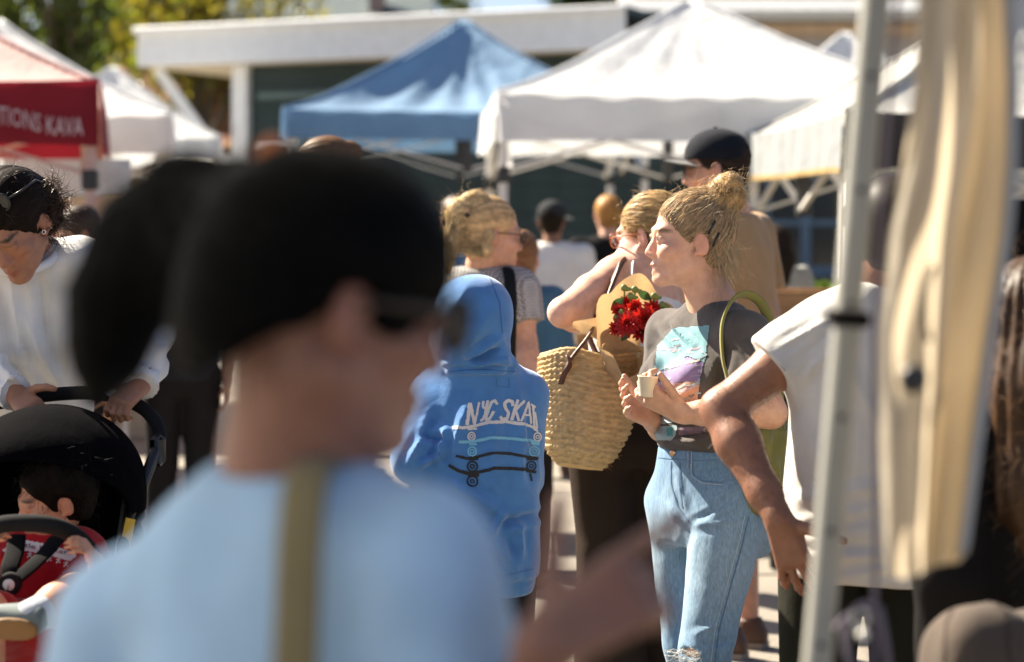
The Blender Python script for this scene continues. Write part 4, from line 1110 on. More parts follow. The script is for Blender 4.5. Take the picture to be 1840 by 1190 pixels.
for k in range(34):
    x0 = qs.uniform(1180, 1255); y0 = qs.uniform(600, 756); L_ = qs.uniform(10, 38); sl = qs.uniform(-.5, .1); pc_ = [(.36, .52, .56), (.55, .42, .48), (.62, .50, .44), (.45, .40, .55), (.20, .22, .26)][k % 5]
    decal('print_streak', ST, *stroke2([(x0, y0), (x0 + L_ * .5, y0 + L_ * sl * .4), (min(x0 + L_, 1258), y0 + L_ * sl)], qs.uniform(1.5, 5), 2.5, .3, k), mat('streak_%d' % (k % 5), tuple(x * .7 for x in pc_), rough=.85), tee, .0022)
# jeans
m_denim = mat('pale_denim', (.3, .42, .52), rough=.9, var=.22, vscale=260, stretch=(1, 1, .22), bump=.4, bscale=900, attr=True, sheen=.15, spec=.2, bump2=.15, b2scale=60)
V = Vol(.0058); pants_prims(V, Wj, 1.0, (.160, .134), (.099, .064), (.060, .048), top=.150)
for q in (-1, 1): V.ell(Wj['pelvis'] + RT @ A(q * .07, -.085, -.05), A(.085, .075, .085), RT, .04)
V.ell(P(1234, 1180, 4.80), A(.034, .06, .016), None, .004, 's')
def jean_fold(v):
    d = creases(v, pxcr([(1335, 905, 1245, 935, .012, .006), (1245, 935, 1300, 912, .010, -.008), (1250, 945, 1320, 935, .012, .006), (1240, 950, 1225, 1010, .014, -.006), (1190, 900, 1230, 940, .014, .004), (1300, 1120, 1250, 1140, .012, .006), (1310, 1150, 1262, 1160, .010, -.006), (1300, 1180, 1320, 1140, .012, .006), (1215, 850, 1240, 930, .010, .004)], 4.93))
    return d * .5 + .003 * noise(v * A(14, 14, 9), 1, 8) + .0012 * noise(v * A(36, 36, 30), 1, 9)
mj = displaced(V.build(), jean_fold); vj = mj[0]
fade = .5 + .5 * noise(vj * A(9, 9, 4), 1, 11); thigh = np.exp(-((vj[:, 2] - .68) / .16) ** 2) * .5 + .25
ca, cb = A(.085, .185, .32), A(.28, .385, .47)
wgt = np.clip(thigh + .28 * (fade - .5) + .10 * noise(vj * A(120, 120, 12), 1, 2), 0, 1)[:, None]
jeans = part('jeans', mj, m_denim, wt, col=ca * (1 - wgt) + cb * wgt)
SJ = Surf(jeans)
m_st = cloth('denim_seam', (.09, .17, .29)); m_st2 = cloth('denim_stitch', (.45, .50, .50))
decal('seam', SJ, *cat2([stroke2([(1180, 822), (1250, 828), (1300, 826)], 1.6), stroke2([(1206, 828), (1206, 870), (1218, 910), (1240, 940)], 1.8), stroke2([(1222, 830), (1222, 880), (1226, 912)], 2.6, 2.5, .2), stroke2([(1345, 928), (1332, 985), (1308, 1070), (1292, 1130), (1284, 1190)], 2.6, 2.5, .2, 3),
                       stroke2([(1244, 832), (1246, 852), (1262, 864), (1300, 868)], 2.0), stroke2([(1240, 806), (1240, 842)], 6)]), m_st, jeans, .0012)
decal('stitching', SJ, *cat2([stroke2([(1242, 834), (1243, 856), (1262, 869), (1300, 872)], .9), stroke2([(1338, 928), (1325, 985), (1301, 1070), (1285, 1130), (1277, 1190)], .8), stroke2([(1237, 806), (1237, 842)], .8), stroke2([(1243, 806), (1243, 842)], .8)]), m_st2, jeans, .0018)
hb_ = SJ.hit(1211, 815, .003)
if hb_ is not None: part('button', lathe(hb_, head_frame(0) @ np.array(Matrix.Rotation(math.radians(90), 3, 'X')), [(.0001, .004), (.006, .0035), (.0085, .001), (.0085, -.002)], 14), mat('copper', (.55, .35, .22), rough=.35, metal=.9), jeans)
q = np.random.default_rng(4); th_ = []
for k in range(60):
    x0 = q.uniform(1206, 1262); y0 = 1176 + q.uniform(-10, 12); p0 = P(x0, y0, 4.815 + .0006 * (x0 - 1234) ** 2 / 28); dx = q.uniform(.01, .045)
    th_.append(np.stack([p0 + A(dx * (t - .5), -.003 - .004 * math.sin(3.1 * t), .006 * q.normal() * t + .002 * q.normal()) for t in np.linspace(0, 1, 6)]))
part('frayed_threads', strand_mesh(np.array(th_), .0006, .0005), cloth('white_thread', (.7, .7, .66)), jeans)
for sd in 'LR': shoe(wt, Wj['an' + sd], head_frame(125)[:, 1], .95, mat('white_trainer', (.7, .7, .7), rough=.6), mat('white_sole', (.7, .7, .68)))
# hair: swept back into a bun, lit from behind
Lw = lambda x, y, z: CW + RW @ A(x, y, z)
bun = P(1302, 352, 5.05); HB = A(.54, .38, .22)
V = hair_cap(.005, CW, RW, 1.0, thick=.010, back=-.075)
V.chain([Lw(0, -.06, .09), bun], [.045, .035], .03)
V.ell(bun, A(.045, .042, .047), RW, .012); V.ell(bun + A(.012, -.01, .03), A(.032, .032, .03), RW, .012); V.ell(bun + A(-.008, -.015, -.022), A(.034, .03, .026), RW, .012); V.ell(bun + A(.018, 0, -.005), A(.036, .036, .036), RW, .01)
def gw(v):
    far = np.linalg.norm(v - bun, axis=1) < .062
    g1 = groove(v, bun, bun - Lw(0, .05, -.05), .0018, 46, 4); sw = (v - bun)
    g2 = .003 * np.sin(np.arctan2(sw[:, 2], sw[:, 0]) * 3 + np.linalg.norm(sw, axis=1) * 190 + 3 * noise(v, 30, 1)) + .003 * noise(v * A(90, 90, 40), 1, 5)
    return np.where(far, g2, g1)
m = displaced(V.build(), gw); v = m[0]; far = np.linalg.norm(v - bun, axis=1) < .062
c1 = hair_col(v, bun, bun - Lw(0, .05, -.05), HB * A(.72, .70, .70), .45, 46, 1); c2 = np.clip(A(.62, .40, .17) * (1 + .35 * noise(v * A(120, 120, 40), 1, 7)[:, None]), .02, 1)
fz = np.clip((v @ A(0, 0, 1) - CW[2] - .04) / .06, 0, 1)[:, None]
hair_w = part('hair', m, m_blonde, wt, col=np.where(far[:, None], c2, c1))
N_ = vnormals(*m); nape = (v[:, 2] < CW[2] - .01) & (((v - CW) @ RW)[:, 1] < -.045); tb = far & (v[:, 2] > bun[2] - .03)
m_wisp = mat('blonde_wisp', (.80, .66, .44), rough=.35, var=.2, trans=.5, spec=.5)
ms = [wisps(v[tb], N_[tb] * .5, .036, 260, .00035, 1, .8, .1, spread=.8), wisps(v[nape], N_[nape] * .4 + A(.3, 0, -.5), 0.06, 460, .00035, 2, .6, .35), wisps(v[~far & (v[:, 2] > CW[2] + .03)], N_[~far & (v[:, 2] > CW[2] + .03)] * .25 + A(.8, 0, .15), .05, 160, .0003, 3, .3, .1)]
sr = v[nape]; ms.append(wisps(sr, N_[nape] * .3 + A(.25, -.1, -1.0), .11, 260, .0007, 5, .25, .3, spread=.25))
part('flyaway_hair', cat(*ms), m_wisp, hair_w)
sm, cs_ = comb(m, bun, 5200, .00048, A(.68, .50, .31), 71, .34, keep=~far); part('combed_strands', sm, m_blonde, hair_w, col=cs_)
qb = np.random.default_rng(8); lp = []
for k in range(420):
    a_ = nrm(qb.normal(size=3) + A(0, -.6, .2)); f1 = frame(a_, qb.normal(size=3)); r_ = qb.uniform(.030, .049); t0 = qb.uniform(0, 6); ln_ = qb.uniform(1.5, 4.0); of = a_ * qb.normal() * .016
    lp.append([bun + A(.003, 0, .002) + of + f1 @ A(r_ * math.cos(t0 + ln_ * t), r_ * math.sin(t0 + ln_ * t), .006 * t) for t in np.linspace(0, 1, 12)])
part('bun_strands', strand_mesh(np.array(lp), .0009, .0005), m_blonde, hair_w, col=np.repeat(np.clip(A(.66, .47, .24) * (1 + .35 * qb.normal(size=(420, 1))), .03, .95), 36, axis=0))
for k in range(2):
    p = Lw(-.088, -.03 - .012 * k, .035 - .03 * k)
    part('hair_clip', tube([p + A(-.004, -.006, -.018), p + A(.004, -.010, 0), p + A(.012, -.006, .016)], .003, 6), mat('black_clip', (.01, .01, .01), rough=.3), hair_w)
# sample cup
cup = thing('paper_cup', 'small cream paper tasting cup held by the laughing woman', 'cup', tuple(P(1162, 713, 4.845)))
cb_ = P(1162, 713, 4.845); Rc = np.array(Matrix.Rotation(math.radians(4), 3, 'Y'))
part('cup_wall', lathe(cb_, Rc, [(.0001, .002), (.0185, .002), (.0190, 0), (.0195, .002), (.0245, .047), (.0258, .0485), (.0258, .0505), (.0245, .051), (.0232, .049), (.0188, .006), (.0001, .006)], 32), mat('cream_paper', (.80, .70, .52), rough=.6, trans=.15), cup)
# olive tote
m_tote = cloth('olive_canvas', (.20, .19, .055), bump=.5, bscale=350)
tote = thing('tote_bag', 'olive green canvas tote bag hanging from the laughing woman\'s shoulder', 'bag', tuple(P(1390, 900, 4.9)))
V = Vol(.008); tc = P(1392, 838, 4.98); RTt = head_frame(60)
V.loft(tc - A(0, 0, .115), RTt, [(0, 0, 0, .115, .035), (.06, 0, 0, .13, .055), (.16, 0, 0, .135, .04), (.235, 0, 0, .135, .018)], .02, n=3.2)
tb_ = part('bag_body', displaced(V.build(), lambda v: creases(v, pxcr([(1380, 800, 1405, 900, .014, .008), (1400, 780, 1380, 850, .012, -.007), (1365, 860, 1415, 880, .012, .007)], 4.85)) + .004 * noise(v * 16, 1, 3)), m_tote, tote)
for off in (0, .045):
    part('strap', tube(curve_pts([P(1310, 690, 4.84 + off), P(1298, 640, 4.845 + off), P(1298, 580, 4.87 + off), P(1318, 537, 4.90 + off), P(1345, 530, 4.94 + off), P(1372, 552, 4.95 + off), P(1392, 620, 4.94 + off), P(1402, 745, 4.94 + off)], 40), .009, 8, sq=(1.4, .5)), m_tote, tote)
S3 = Surf(tb_)
v, f = text_mesh('CUT', 13); decal('lettering', S3, np.stack([1396 + v[:, 0], 774 - v[:, 1]], 1), f, cloth('olive_print', (.10, .11, .03)), tb_)

# ================================================================== man with a hand on his hip
dM = 4.3
Mj = dict(neck=P(1585, 528, dM), pelvis=P(1552, 938, dM), shL=P(1494, 582, 4.30), shR=P(1668, 590, 4.32), elL=P(1296, 736, 4.28), wrL=P(1400, 935, 4.13), elR=P(1712, 768, 4.5), wrR=P(1690, 960, 4.3))
for sd, q in (('L', -1), ('R', 1)):
    Mj['hip' + sd] = Mj['pelvis'] + A(q * .09, 0, -.03); Mj['kn' + sd] = A(Mj['pelvis'][0] + q * .10, 4.31, .48); Mj['an' + sd] = A(Mj['pelvis'][0] + q * .11, 4.28, .09)
mt = thing('person', 'man in pale T-shirt with left hand on his hip standing behind the metal pole', 'person', (Mj['pelvis'][0], dM, 0))
RM = head_frame(-8); CM = P(1606, 422, 4.28)
SKM = A(.27, .125, .074)
sk = [skin_head(Mj, 1.02, SKM, .008, CM, RM, A(.02, .015, .01), .06),
      skin_arm(Mj['shL'], Mj['elL'], Mj['wrL'], 1.12, SKM, .0045, dict(y=nrm(A(.34, .04, -.94)), n=nrm(A(.45, .9, .1)), t=A(.8, 0, .6), s=1.1, curl=(.15, .18, .22, .28), spread=.22, thumb=(.95, .45, .1), tcurl=.2), 1.08),
      skin_arm(Mj['shR'], Mj['elR'], Mj['wrR'], 1.1, SKM, .006, dict(y=nrm(A(-.1, .1, -1)), n=nrm(A(-.5, .9, 0)), t=A(-.8, 0, .6), s=1.08, curl=(.3, .3, .3, .3)), 1.05)]
body_m = join_skin(mt, sk)
m_mtee = cloth('pale_jersey', (.58, .56, .52), var=.05)
V = Vol(.0065); top_prims(V, Mj, [(-.24, 0, .180, .132), (-.18, 0, .183, .134), (.2, 0, .178, .134), (.45, 0, .176, .132), (.65, .0, .186, .130), (.82, 0, .188, .112), (.95, -.01, .125, .08), (1.03, -.012, .07, .06)], 1.0, .52, (.068, .082), .062)
V.ell(Mj['neck'] + A(0, 0, .035), A(.068, .068, .03), None, .006, 's')
def mt_fold(v):
    d = creases(v, pxcr([(1400, 625, 1480, 580, .010, .006), (1420, 655, 1500, 590, .010, -.006), (1440, 680, 1510, 620, .012, .007), (1470, 640, 1445, 690, .010, .006), (1500, 620, 1600, 800, .02, .006), (1430, 900, 1600, 870, .018, .009), (1420, 960, 1580, 930, .016, -.009), (1410, 1000, 1640, 1000, .014, .008), (1500, 1040, 1690, 1000, .012, .008), (1600, 960, 1690, 1020, .014, -.008), (1440, 760, 1540, 950, .02, .007)], 4.17))
    return d * .45 + .005 * noise(v * A(11, 11, 6), 1, 12) + .0015 * noise(v * A(32, 32, 16), 1, 13)
part('t_shirt', displaced(V.build(), mt_fold), m_mtee, mt)
V = Vol(.012); pants_prims(V, Mj, 1.0, (.155, .112), (.094, .078), (.075, .07), top=.06); part('trousers', displaced(V.build(), folds(amp=.008)), cloth('black_olive_trousers', (.016, .016, .011)), mt)
for sd in 'LR': shoe(mt, Mj['an' + sd], A(0, 1, 0), 1.08, mat('black_shoe', (.015, .015, .015), rough=.5), mat('shoe_sole', (.3, .25, .2)))
V = hair_cap(.008, CM, RM, 1.02, thick=.008); m = V.build(); part('hair', m, m_hair, mt, col=np.tile(A(.02, .014, .01), (len(m[0]), 1)))
vb = np.empty(len(body_m.data.vertices) * 3, np.float32); body_m.data.vertices.foreach_get('co', vb); vb = vb.reshape(-1, 3) + origin(body_m)
dd, tt = seg_dist(vb, Mj['elL'], Mj['wrL']); d2, t2 = seg_dist(vb, Mj['shL'], Mj['elL']); am = ((dd < .05) & (tt > 0.02) & (tt < .95)) | ((d2 < .06) & (t2 > .6))
rd = vb[am] - (Mj['elL'] + Mj['wrL']) / 2
part('arm_hair', wisps(vb[am], np.tile(nrm(Mj['wrL'] - Mj['elL']) * .8, (am.sum(), 1)) + rd * 2, .018, 1300, .00030, 9, .2, .1, 4, .5, .001), mat('brown_arm_hair', (.16, .08, .04), rough=.5, trans=.4), body_m)
# ================================================================== woman with the straw basket
dD = 5.75
Dj = dict(neck=P(1152, 478, dD), pelvis=P(1132, 775, dD), shL=P(1102, 496, 5.72), shR=P(1215, 500, 5.85), elL=P(1012, 562, 5.50), wrL=P(1078, 578, 5.72), elR=P(1235, 620, 5.95), wrR=P(1220, 720, 5.9))
for sd, q in (('L', -1), ('R', 1)):
    Dj['hip' + sd] = Dj['pelvis'] + A(q * .085, q * .02, -.03)
Dj['knL'] = P(1096, 990, 5.75); Dj['knR'] = P(1190, 1000, 5.85); Dj['anL'] = A(*P(1098, 400, 5.75)[:2], .07); Dj['anR'] = A(*P(1196, 400, 5.9)[:2], .07)
bw = thing('person', 'blonde woman in white sleeveless top and dark brown wide trousers carrying the straw basket', 'person', (Dj['pelvis'][0], dD, 0))
RD = head_frame(62, -8); CD = P(1166, 424, 5.76); SKD = A(.68, .40, .29)
V = Vol(.006); head_prims(V, CD, RD, .98); V.chain([CD + RD @ A(0, -.02, -.05), Dj['neck'] + A(0, 0, .02)], [.052, .054], .025)
top_prims(V, Dj, [(.2, 0, .115, .095), (.45, 0, .115, .095), (.65, .01, .13, .105), (.82, 0, .14, .09), (.94, -.008, .105, .068), (1.02, -.012, .058, .052)], 1.0, 0, shoulder_r=.052)
arm_prims(V, Dj['shL'], Dj['elL'], Dj['wrL'], 1.0, 1.12); arm_prims(V, Dj['shR'], Dj['elR'], Dj['wrR'], 1.0, 1.1)
hand_prims(V, Dj['wrL'], nrm(A(.25, .1, .9)), A(.6, .6, 0), A(-.5, -.5, 0), .95, (1.0, 1.0, 1.0, 1.0)); hand_prims(V, Dj['wrR'], A(0, .2, -1), A(-1, 0, 0), A(0, 1, 0), .95)
m = V.build(); part('body', m, m_skin, bw, col=head_color(m[0], CD, RD, .98, SKD, A(.3, .2, .1)))
V = Vol(.007); top_prims(V, Dj, [(-.08, 0, .155, .125), (.2, 0, .135, .112), (.45, 0, .130, .108), (.65, .012, .143, .120), (.80, .002, .135, .098), (.84, 0, .120, .09)], 1.0, 0, shoulder_r=.001)
V.plane(Dj['pelvis'] + A(0, 0, .42), A(0, 0, 1)); tank = part('tank_top', displaced(V.build(), folds((12, 12, 6), .005, 4)), cloth('white_rib', (.74, .72, .70)), bw)
part('bra_strap', tube(curve_pts([P(1138, 545, 5.62), P(1136, 505, 5.60), P(1137, 478, 5.655), P(1140, 468, 5.75)], 14), .007, 6, sq=(1.5, .5)), cloth('white_strap', (.75, .78, .82)), tank)
V = Vol(.009); pants_prims(V, Dj, 1.0, (.158, .125), (.098, .085), (.09, .115), top=.12)
part('trousers', displaced(V.build(), folds((12, 12, 3), .008, 6)), cloth('dark_brown_trousers', (.030, .020, .014)), bw)
for sd in 'LR': shoe(bw, Dj['an' + sd], A(-.3, 1, 0), .95, mat('tan_sandal', (.35, .2, .1), rough=.6), mat('shoe_sole', (.3, .25, .2)))
Ld = lambda x, y, z: CD + RD @ A(x, y, z)
V = hair_cap(.006, CD, RD, .98, thick=.009, back=-.085); V.ell(Ld(0, -.105, .02), A(.05, .045, .05), RD, .02);
pole = Ld(0, -.13, .03); ax = RD @ A(0, 1, .2); m = displaced(V.build(), lambda v: groove(v, pole, ax, .003, 34, 8)); v = m[0]; N_ = vnormals(*m)
hd_ = part('hair', m, m_blonde, bw, col=hair_col(v, pole, ax, A(.55, .36, .15), .45, 34, 5))
part('flyaway_hair', wisps(v, N_ * .3 + A(-.2, 0, -.1), .035, 300, .0004, 12, .7, .2), m_wisp, hd_)
sm, cs_ = comb(m, pole, 2600, .0006, A(.62, .45, .24), 72, .35); part('combed_strands', sm, m_blonde, hd_, col=cs_)
glasses(bw, CD, RD, .98, mat('tortoise_frame', (.32, .09, .03), rough=.3), mat('blue_lens', (.08, .14, .22), rough=.1))
# straw basket: coiled rows with a plaited relief
m_straw = mat('straw', (.62, .43, .20), rough=.75, var=.22, vscale=45, bump=.5, bscale=260, stretch=(1, 1, 2.2), spec=.3, trans=.08)
dB = 5.42; bot = P(1040, 842, dB); top = P(1068, 640, 5.46); ub = nrm(top - bot + A(0, .02, 0)); RB = frame(ub, A(1, .25, 0)); HBk = np.linalg.norm(top - bot)
bk = thing('straw_basket', 'large woven straw basket with brown leather straps on the woman\'s shoulder', 'basket', tuple(bot))
def bprof(w):
    rx = .150 * np.interp(w, [0, .08, .2, .4, .7, 1], [.05, .40, .62, .80, .95, 1.0]); ry = .110 * np.interp(w, [0, .08, .2, .4, .7, 1], [.05, .50, .80, .95, .98, .92])
    z = HBk * np.interp(w, [0, .08, .2, .4, .7, 1], [0, .012, .13, .35, .68, 1.0]); return rx, ry, z
def bsk(inset):
    def fn(u, w):
        a = u * 2 * np.pi; rx, ry, z = bprof(w); rows = 21
        ph = w * rows; r = np.abs(np.sin(np.pi * ph)) ** .7
        plait = .0022 * np.sin(a * 46 + np.where(np.floor(ph * 2) % 2 > 0, 1, -1) * (ph % 1) * 5.0)
        e = .0052 * r + plait * r - inset + .004 * np.sin(a * 3 + 1) * w + .0030 * noise(np.stack([a * 7, ph * 2, 0 * a], 1), 1, 4) + .0022 * noise(np.stack([a * 30, ph * 1.0, 0 * a], 1), 1, 6) * r
        rim = .014 * np.sin(a * 2 + .6) * w
        tilt = .030 * np.cos(a) * w ** 2
        return bot + np.outer((rx + e) * np.cos(a), RB[:, 0]) + np.outer((ry + e) * np.sin(a), RB[:, 1]) + np.outer(z + rim + tilt + .004 * np.sin(a * 5) * w, RB[:, 2])
    return fn
bo, bi = bsk(0), bsk(.012)
part('woven_body', grid(bo, 260, 170, True), m_straw, bk)
v, f = grid(bi, 90, 60, True); part('lining', (v, f[:, ::-1]), m_straw, bk)
uu = np.linspace(0, 1, 120, endpoint=False); rim = (bo(uu, np.ones(120)) + bi(uu, np.ones(120))) / 2 + RB[:, 2] * .002
part('rim', tube(rim, .0085 * (1 + .12 * np.sin(uu * 2 * np.pi * 40)), 8, True), m_straw, bk)
qs_ = np.random.default_rng(3); fr_ = bo(qs_.random(260), qs_.uniform(.1, 1, 260)); fn_ = fr_ - (bot + np.outer((fr_ - bot) @ RB[:, 2], RB[:, 2])); fn_ /= np.linalg.norm(fn_, axis=1)[:, None]
part('frayed_straw', wisps(fr_, fn_ * .5 + A(.3, 0, .3), .022, 240, .0006, 77, .6, .0, 5, .6, .001), m_straw, bk)
m_leather = mat('brown_leather', (.085, .032, .016), rough=.45, var=.2, vscale=30, bump=.2, bscale=200)
shp = P(1120, 462, 5.72)
for k, (x1, x2, dd_) in enumerate(((1004, 1030, 5.36), (1052, 1120, 5.58))):
    st_ = part('strap', tube(curve_pts([P(x1 + 12, 668, dd_ - .02), P(x1 + 22, 645, dd_ - .01), P(1060, 600, dd_ + .02), P(1086, 545, 5.54 + .03 * k), P(1106, 495, 5.60 + .03 * k), P(1116 + 4 * k, 470, 5.66 + .02 * k), P(1132, 470, 5.78), P(1150, 520, 5.86), P(1135, 600, 5.72), P(x2 + 30, 650, 5.52)], 50), .0085, 8, sq=(1.3, .6)), m_leather, bk)
    part('knot', tube(curve_pts([P(x1 + 4, 690, dd_ - .035), P(x1 + 10, 672, dd_ - .045), P(x1 + 20, 655, dd_ - .035), P(x1 + 16, 640, dd_ - .02)], 12), .007, 6, sq=(1.5, .6)), m_leather, bk)
# bouquet in kraft paper
m_kraft = mat('kraft_paper', (.54, .39, .23), rough=.7, var=.2, vscale=16, bump=.9, bscale=22, trans=.3, tcol=(.60, .40, .19))
bq = thing('bouquet', 'bunch of deep red dahlias wrapped in kraft paper standing in the straw basket', 'bouquet', tuple(P(1100, 690, 5.46)))
a0 = P(1105, 720, 5.46); a1 = P(1148, 548, 5.30); ua = nrm(a1 - a0); Rq = frame(ua, A(1, 0, 0)); Lq = np.linalg.norm(a1 - a0)
def cone_paper(u, w):
    a = u * 2 * np.pi * .96 + .9; r = .018 + .085 * w ** 1.1
    z = Lq * w * (.80 + .26 * np.sin(a) * w) + .02 * w ** 4 * np.sin(a * 5)
    rr = r * (1 + .06 * np.sin(a * 7) * w)
    return a0 + np.outer(rr * np.cos(a), Rq[:, 0]) + np.outer(rr * np.sin(a), Rq[:, 1]) + np.outer(z, Rq[:, 2])
part('wrapping', grid(cone_paper, 60, 20), m_kraft, bq)
pc = P(1052, 590, 5.40)
part('paper_corner', grid(lambda u, w: pc + np.outer(-.035 + u * .09, A(1, .1, -.25)) + np.outer((w - .35) * .06 * (.25 + u), A(.25, .2, 1)) + np.outer(.01 * np.sin(u * 5 + w * 3), A(0, 1, 0)), 12, 8), m_kraft, bq)
m_petal = mat('red_petal', (.42, .012, .012), rough=.55, var=.35, vscale=40, trans=.25, tcol=(.6, .02, .01))
qf = np.random.default_rng(9)
def bloom(c, axis, R_):
    Rx = frame(axis, A(1, 0, .2)); vs, fs = [], []; o = 0
    for ring in range(5):
        n = 15 - ring * 2; tilt = math.radians(8 + ring * 17); r_ = R_ * (1 - ring * .13)
        for k in range(n):
            a = 2 * math.pi * (k + .5 * (ring % 2)) / n + qf.normal() * .06; L = r_ * qf.uniform(.9, 1.08); wd = r_ * .30
            di = A(math.cos(a), math.sin(a), 0); sd_ = A(-math.sin(a), math.cos(a), 0)
            pts = []
            for t, wm in ((.08, .4), (.45, 1), (.8, .85), (1, .15)):
                p = di * L * t * math.cos(tilt) + A(0, 0, 1) * (L * t * math.sin(tilt) + ring * R_ * .03 - .10 * L * t * t)
                pts += [p - sd_ * wd * wm * .5 + A(0, 0, .12 * wd * wm), p - A(0, 0, .05 * wd), p + sd_ * wd * wm * .5 + A(0, 0, .12 * wd * wm)]
            vs += pts
            for i in range(3):
                for j in range(2): fs.append((o + i * 3 + j, o + i * 3 + j + 1, o + i * 3 + 4 + j, o + i * 3 + 3 + j))
            o += 12
    return c + np.array(vs) @ Rx.T, np.array(fs)
for x, y, dd_, r_ in ((1128, 582, 5.30, .040), (1158, 572, 5.30, .038), (1112, 560, 5.33, .026), (1140, 552, 5.34, .026), (1172, 556, 5.34, .030), (1108, 590, 5.32, .024), (1150, 598, 5.31, .034), (1126, 544, 5.37, .022), (1185, 585, 5.34, .030)):
    part('flower', bloom(P(x, y, dd_), nrm(A(qf.normal() * .3, -1, .3 + qf.normal() * .25)), r_), m_petal, bq)
m_lf = mat('bouquet_leaf', (.045, .10, .03), rough=.5, trans=.3)
for x, y, r_ in ((1102, 552, .4), (1166, 536, -.5), (1192, 570, .5), (1120, 608, .3)):
    c = P(x, y, 5.345); w_ = nrm(A(math.sin(r_ * 2), -.3, math.cos(r_ * 2))); sd_ = nrm(np.cross(w_, A(0, 1, 0)))
    part('leaf', grid(lambda u, w: c + np.outer((u - .2) * .05, w_) + np.outer((w - .5) * .024 * np.sin(np.pi * np.clip(u, .02, .98)), sd_) + np.outer(-.006 * np.abs(w - .5), A(0, 1, 0)), 8, 5), m_lf, bq)
m_bud = mat('green_bud', (.20, .26, .07), rough=.5, trans=.2)
for x, y in ((1121, 517), (1140, 520), (1107, 572), (1116, 562), (1175, 532), (1190, 548), (1133, 532)):
    c = P(x, y, 5.32); V = Vol(.0025); V.ell(c, A(.009, .009, .010), None, .004); V.cone(c, c + A(.004, .02, -.025), .003, .0025, .004); V.ell(c + A(.010, 0, -.004), A(.012, .004, .006), None, .004); part('bud', V.build(), m_bud, bq)

# ================================================================== man in the cap
def capman_mod(J):
    J['elL'] = J['shL'] + A(-.02, -.05, -.28); J['C'] = P(1284, 304, 7.1)
ct, Jc, Cc, Rc_, sc_ = bystander('tall man in tan shirt and dark baseball cap behind the bun woman', 1318, 7.15, 62, 1.86, A(.60, .33, .23), A(.03, .02, .015), cloth('tan_shirt', (.48, .28, .13)), cloth('khaki_shorts', (.30, .25, .18)), sex='m', head_yaw=80, head_pitch=-4, mod=capman_mod, shorts=True, vh=.009, group=None, sleeve=.7)
cap_hat(ct, Cc, Rc_, sc_ * .99, cloth('navy_cap', (.012, .014, .020), sheen=.05), cloth('grey_brim', (.10, .10, .095)), .006)
glasses(ct, Cc, Rc_, sc_, mat('black_frame', (.01, .01, .01), rough=.3), mat('clear_lens', (.35, .38, .36), rough=.05))
# ================================================================== blonde woman with the checked top
def fmod(J):
    J['C'] = P(884, 422, 6.58); J['neck'] = P(868, 492, 6.6)
    J['shL'] = P(806, 520, 6.65); J['shR'] = P(934, 522, 6.55); J['elR'] = P(945, 618, 6.52); J['wrR'] = P(952, 700, 6.4); J['elL'] = P(792, 640, 6.7); J['wrL'] = P(800, 740, 6.6)
m_check = bpy.data.materials.new('checked_cotton'); m_check.use_nodes = True
_nt = m_check.node_tree; _b = _nt.nodes['Principled BSDF']; _b.inputs['Roughness'].default_value = .9
_tc = _nt.nodes.new('ShaderNodeTexCoord'); _ck = _nt.nodes.new('ShaderNodeTexChecker'); _ck.inputs['Scale'].default_value = 120; _ck.inputs['Color1'].default_value = (.46, .45, .44, 1); _ck.inputs['Color2'].default_value = (.15, .15, .16, 1)
_mp = _nt.nodes.new('ShaderNodeMapping'); _mp.inputs['Rotation'].default_value = (.7, .5, .4)
_nt.links.new(_tc.outputs['Object'], _mp.inputs['Vector']); _nt.links.new(_mp.outputs['Vector'], _ck.inputs['Vector']); _nt.links.new(_ck.outputs['Color'], _b.inputs['Base Color'])
ft, Jf, Cf, Rf, sf = bystander('blonde woman with clipped-up hair in small checked top facing right', 868, 6.6, -30, 1.68, A(.60, .33, .22), A(.70, .50, .26), m_check, cloth('black_skirt', (.02, .02, .022)), head_yaw=-72, head_pitch=-6, mod=fmod, vh=.009, group=None, sleeve=.6)
Lf_ = lambda x, y, z: Cf + Rf @ A(x, y, z)
V = Vol(.006); V.chain([Lf_(0, -.07, .09), Lf_(.01, -.12, .06), Lf_(.02, -.14, -.02), Lf_(.02, -.15, -.14)], [.042, .040, .026, .010], .03); V.ell(Lf_(0, -.06, .105), A(.05, .045, .03), Rf, .03); V.chain([Lf_(.075, -.03, .0), Lf_(.078, -.04, -.07)], [.022, .012], .02)
pole = Lf_(0, -.2, .1); ax = Rf @ A(0, 1, -.2); m = displaced(V.build(), lambda v: groove(v, pole, ax, .006, 40, 2)); v = m[0]; N_ = vnormals(*m)
o = part('gathered_hair', m, m_blonde, ft, col=hair_col(v, pole, ax, A(.78, .58, .32), .4, 40, 3))
part('flyaway_hair', wisps(v, N_ * .3 + A(-.2, .2, -.4), .07, 420, .0005, 22, .7, .4), m_wisp, o)
sm, cs_ = comb(m, Lf_(.02, -.15, -.1), 2200, .0007, A(.82, .64, .38), 73, .3); part('combed_strands', sm, m_blonde, o, col=cs_)
part('hair_claw', tube(curve_pts([Lf_(-.02, -.1, .10), Lf_(.03, -.125, .09), Lf_(.06, -.105, .05)], 8), .008, 6), mat('black_clip', (.01, .01, .01)), ft)
glasses(ft, Cf, Rf, sf, mat('brown_frame', (.06, .03, .02), rough=.3), m_lens)
bs = thing('shoulder_bag', 'black shoulder bag strap crossing the checked top', 'bag', tuple(P(918, 700, 6.4)))
part('strap', tube(curve_pts([P(905, 478, 6.60), P(914, 490, 6.50), P(918, 540, 6.40), P(916, 620, 6.36), P(915, 690, 6.38)], 24), .014, 8, sq=(1.4, .4)), cloth('black_webbing', (.012, .014, .016)), bs)
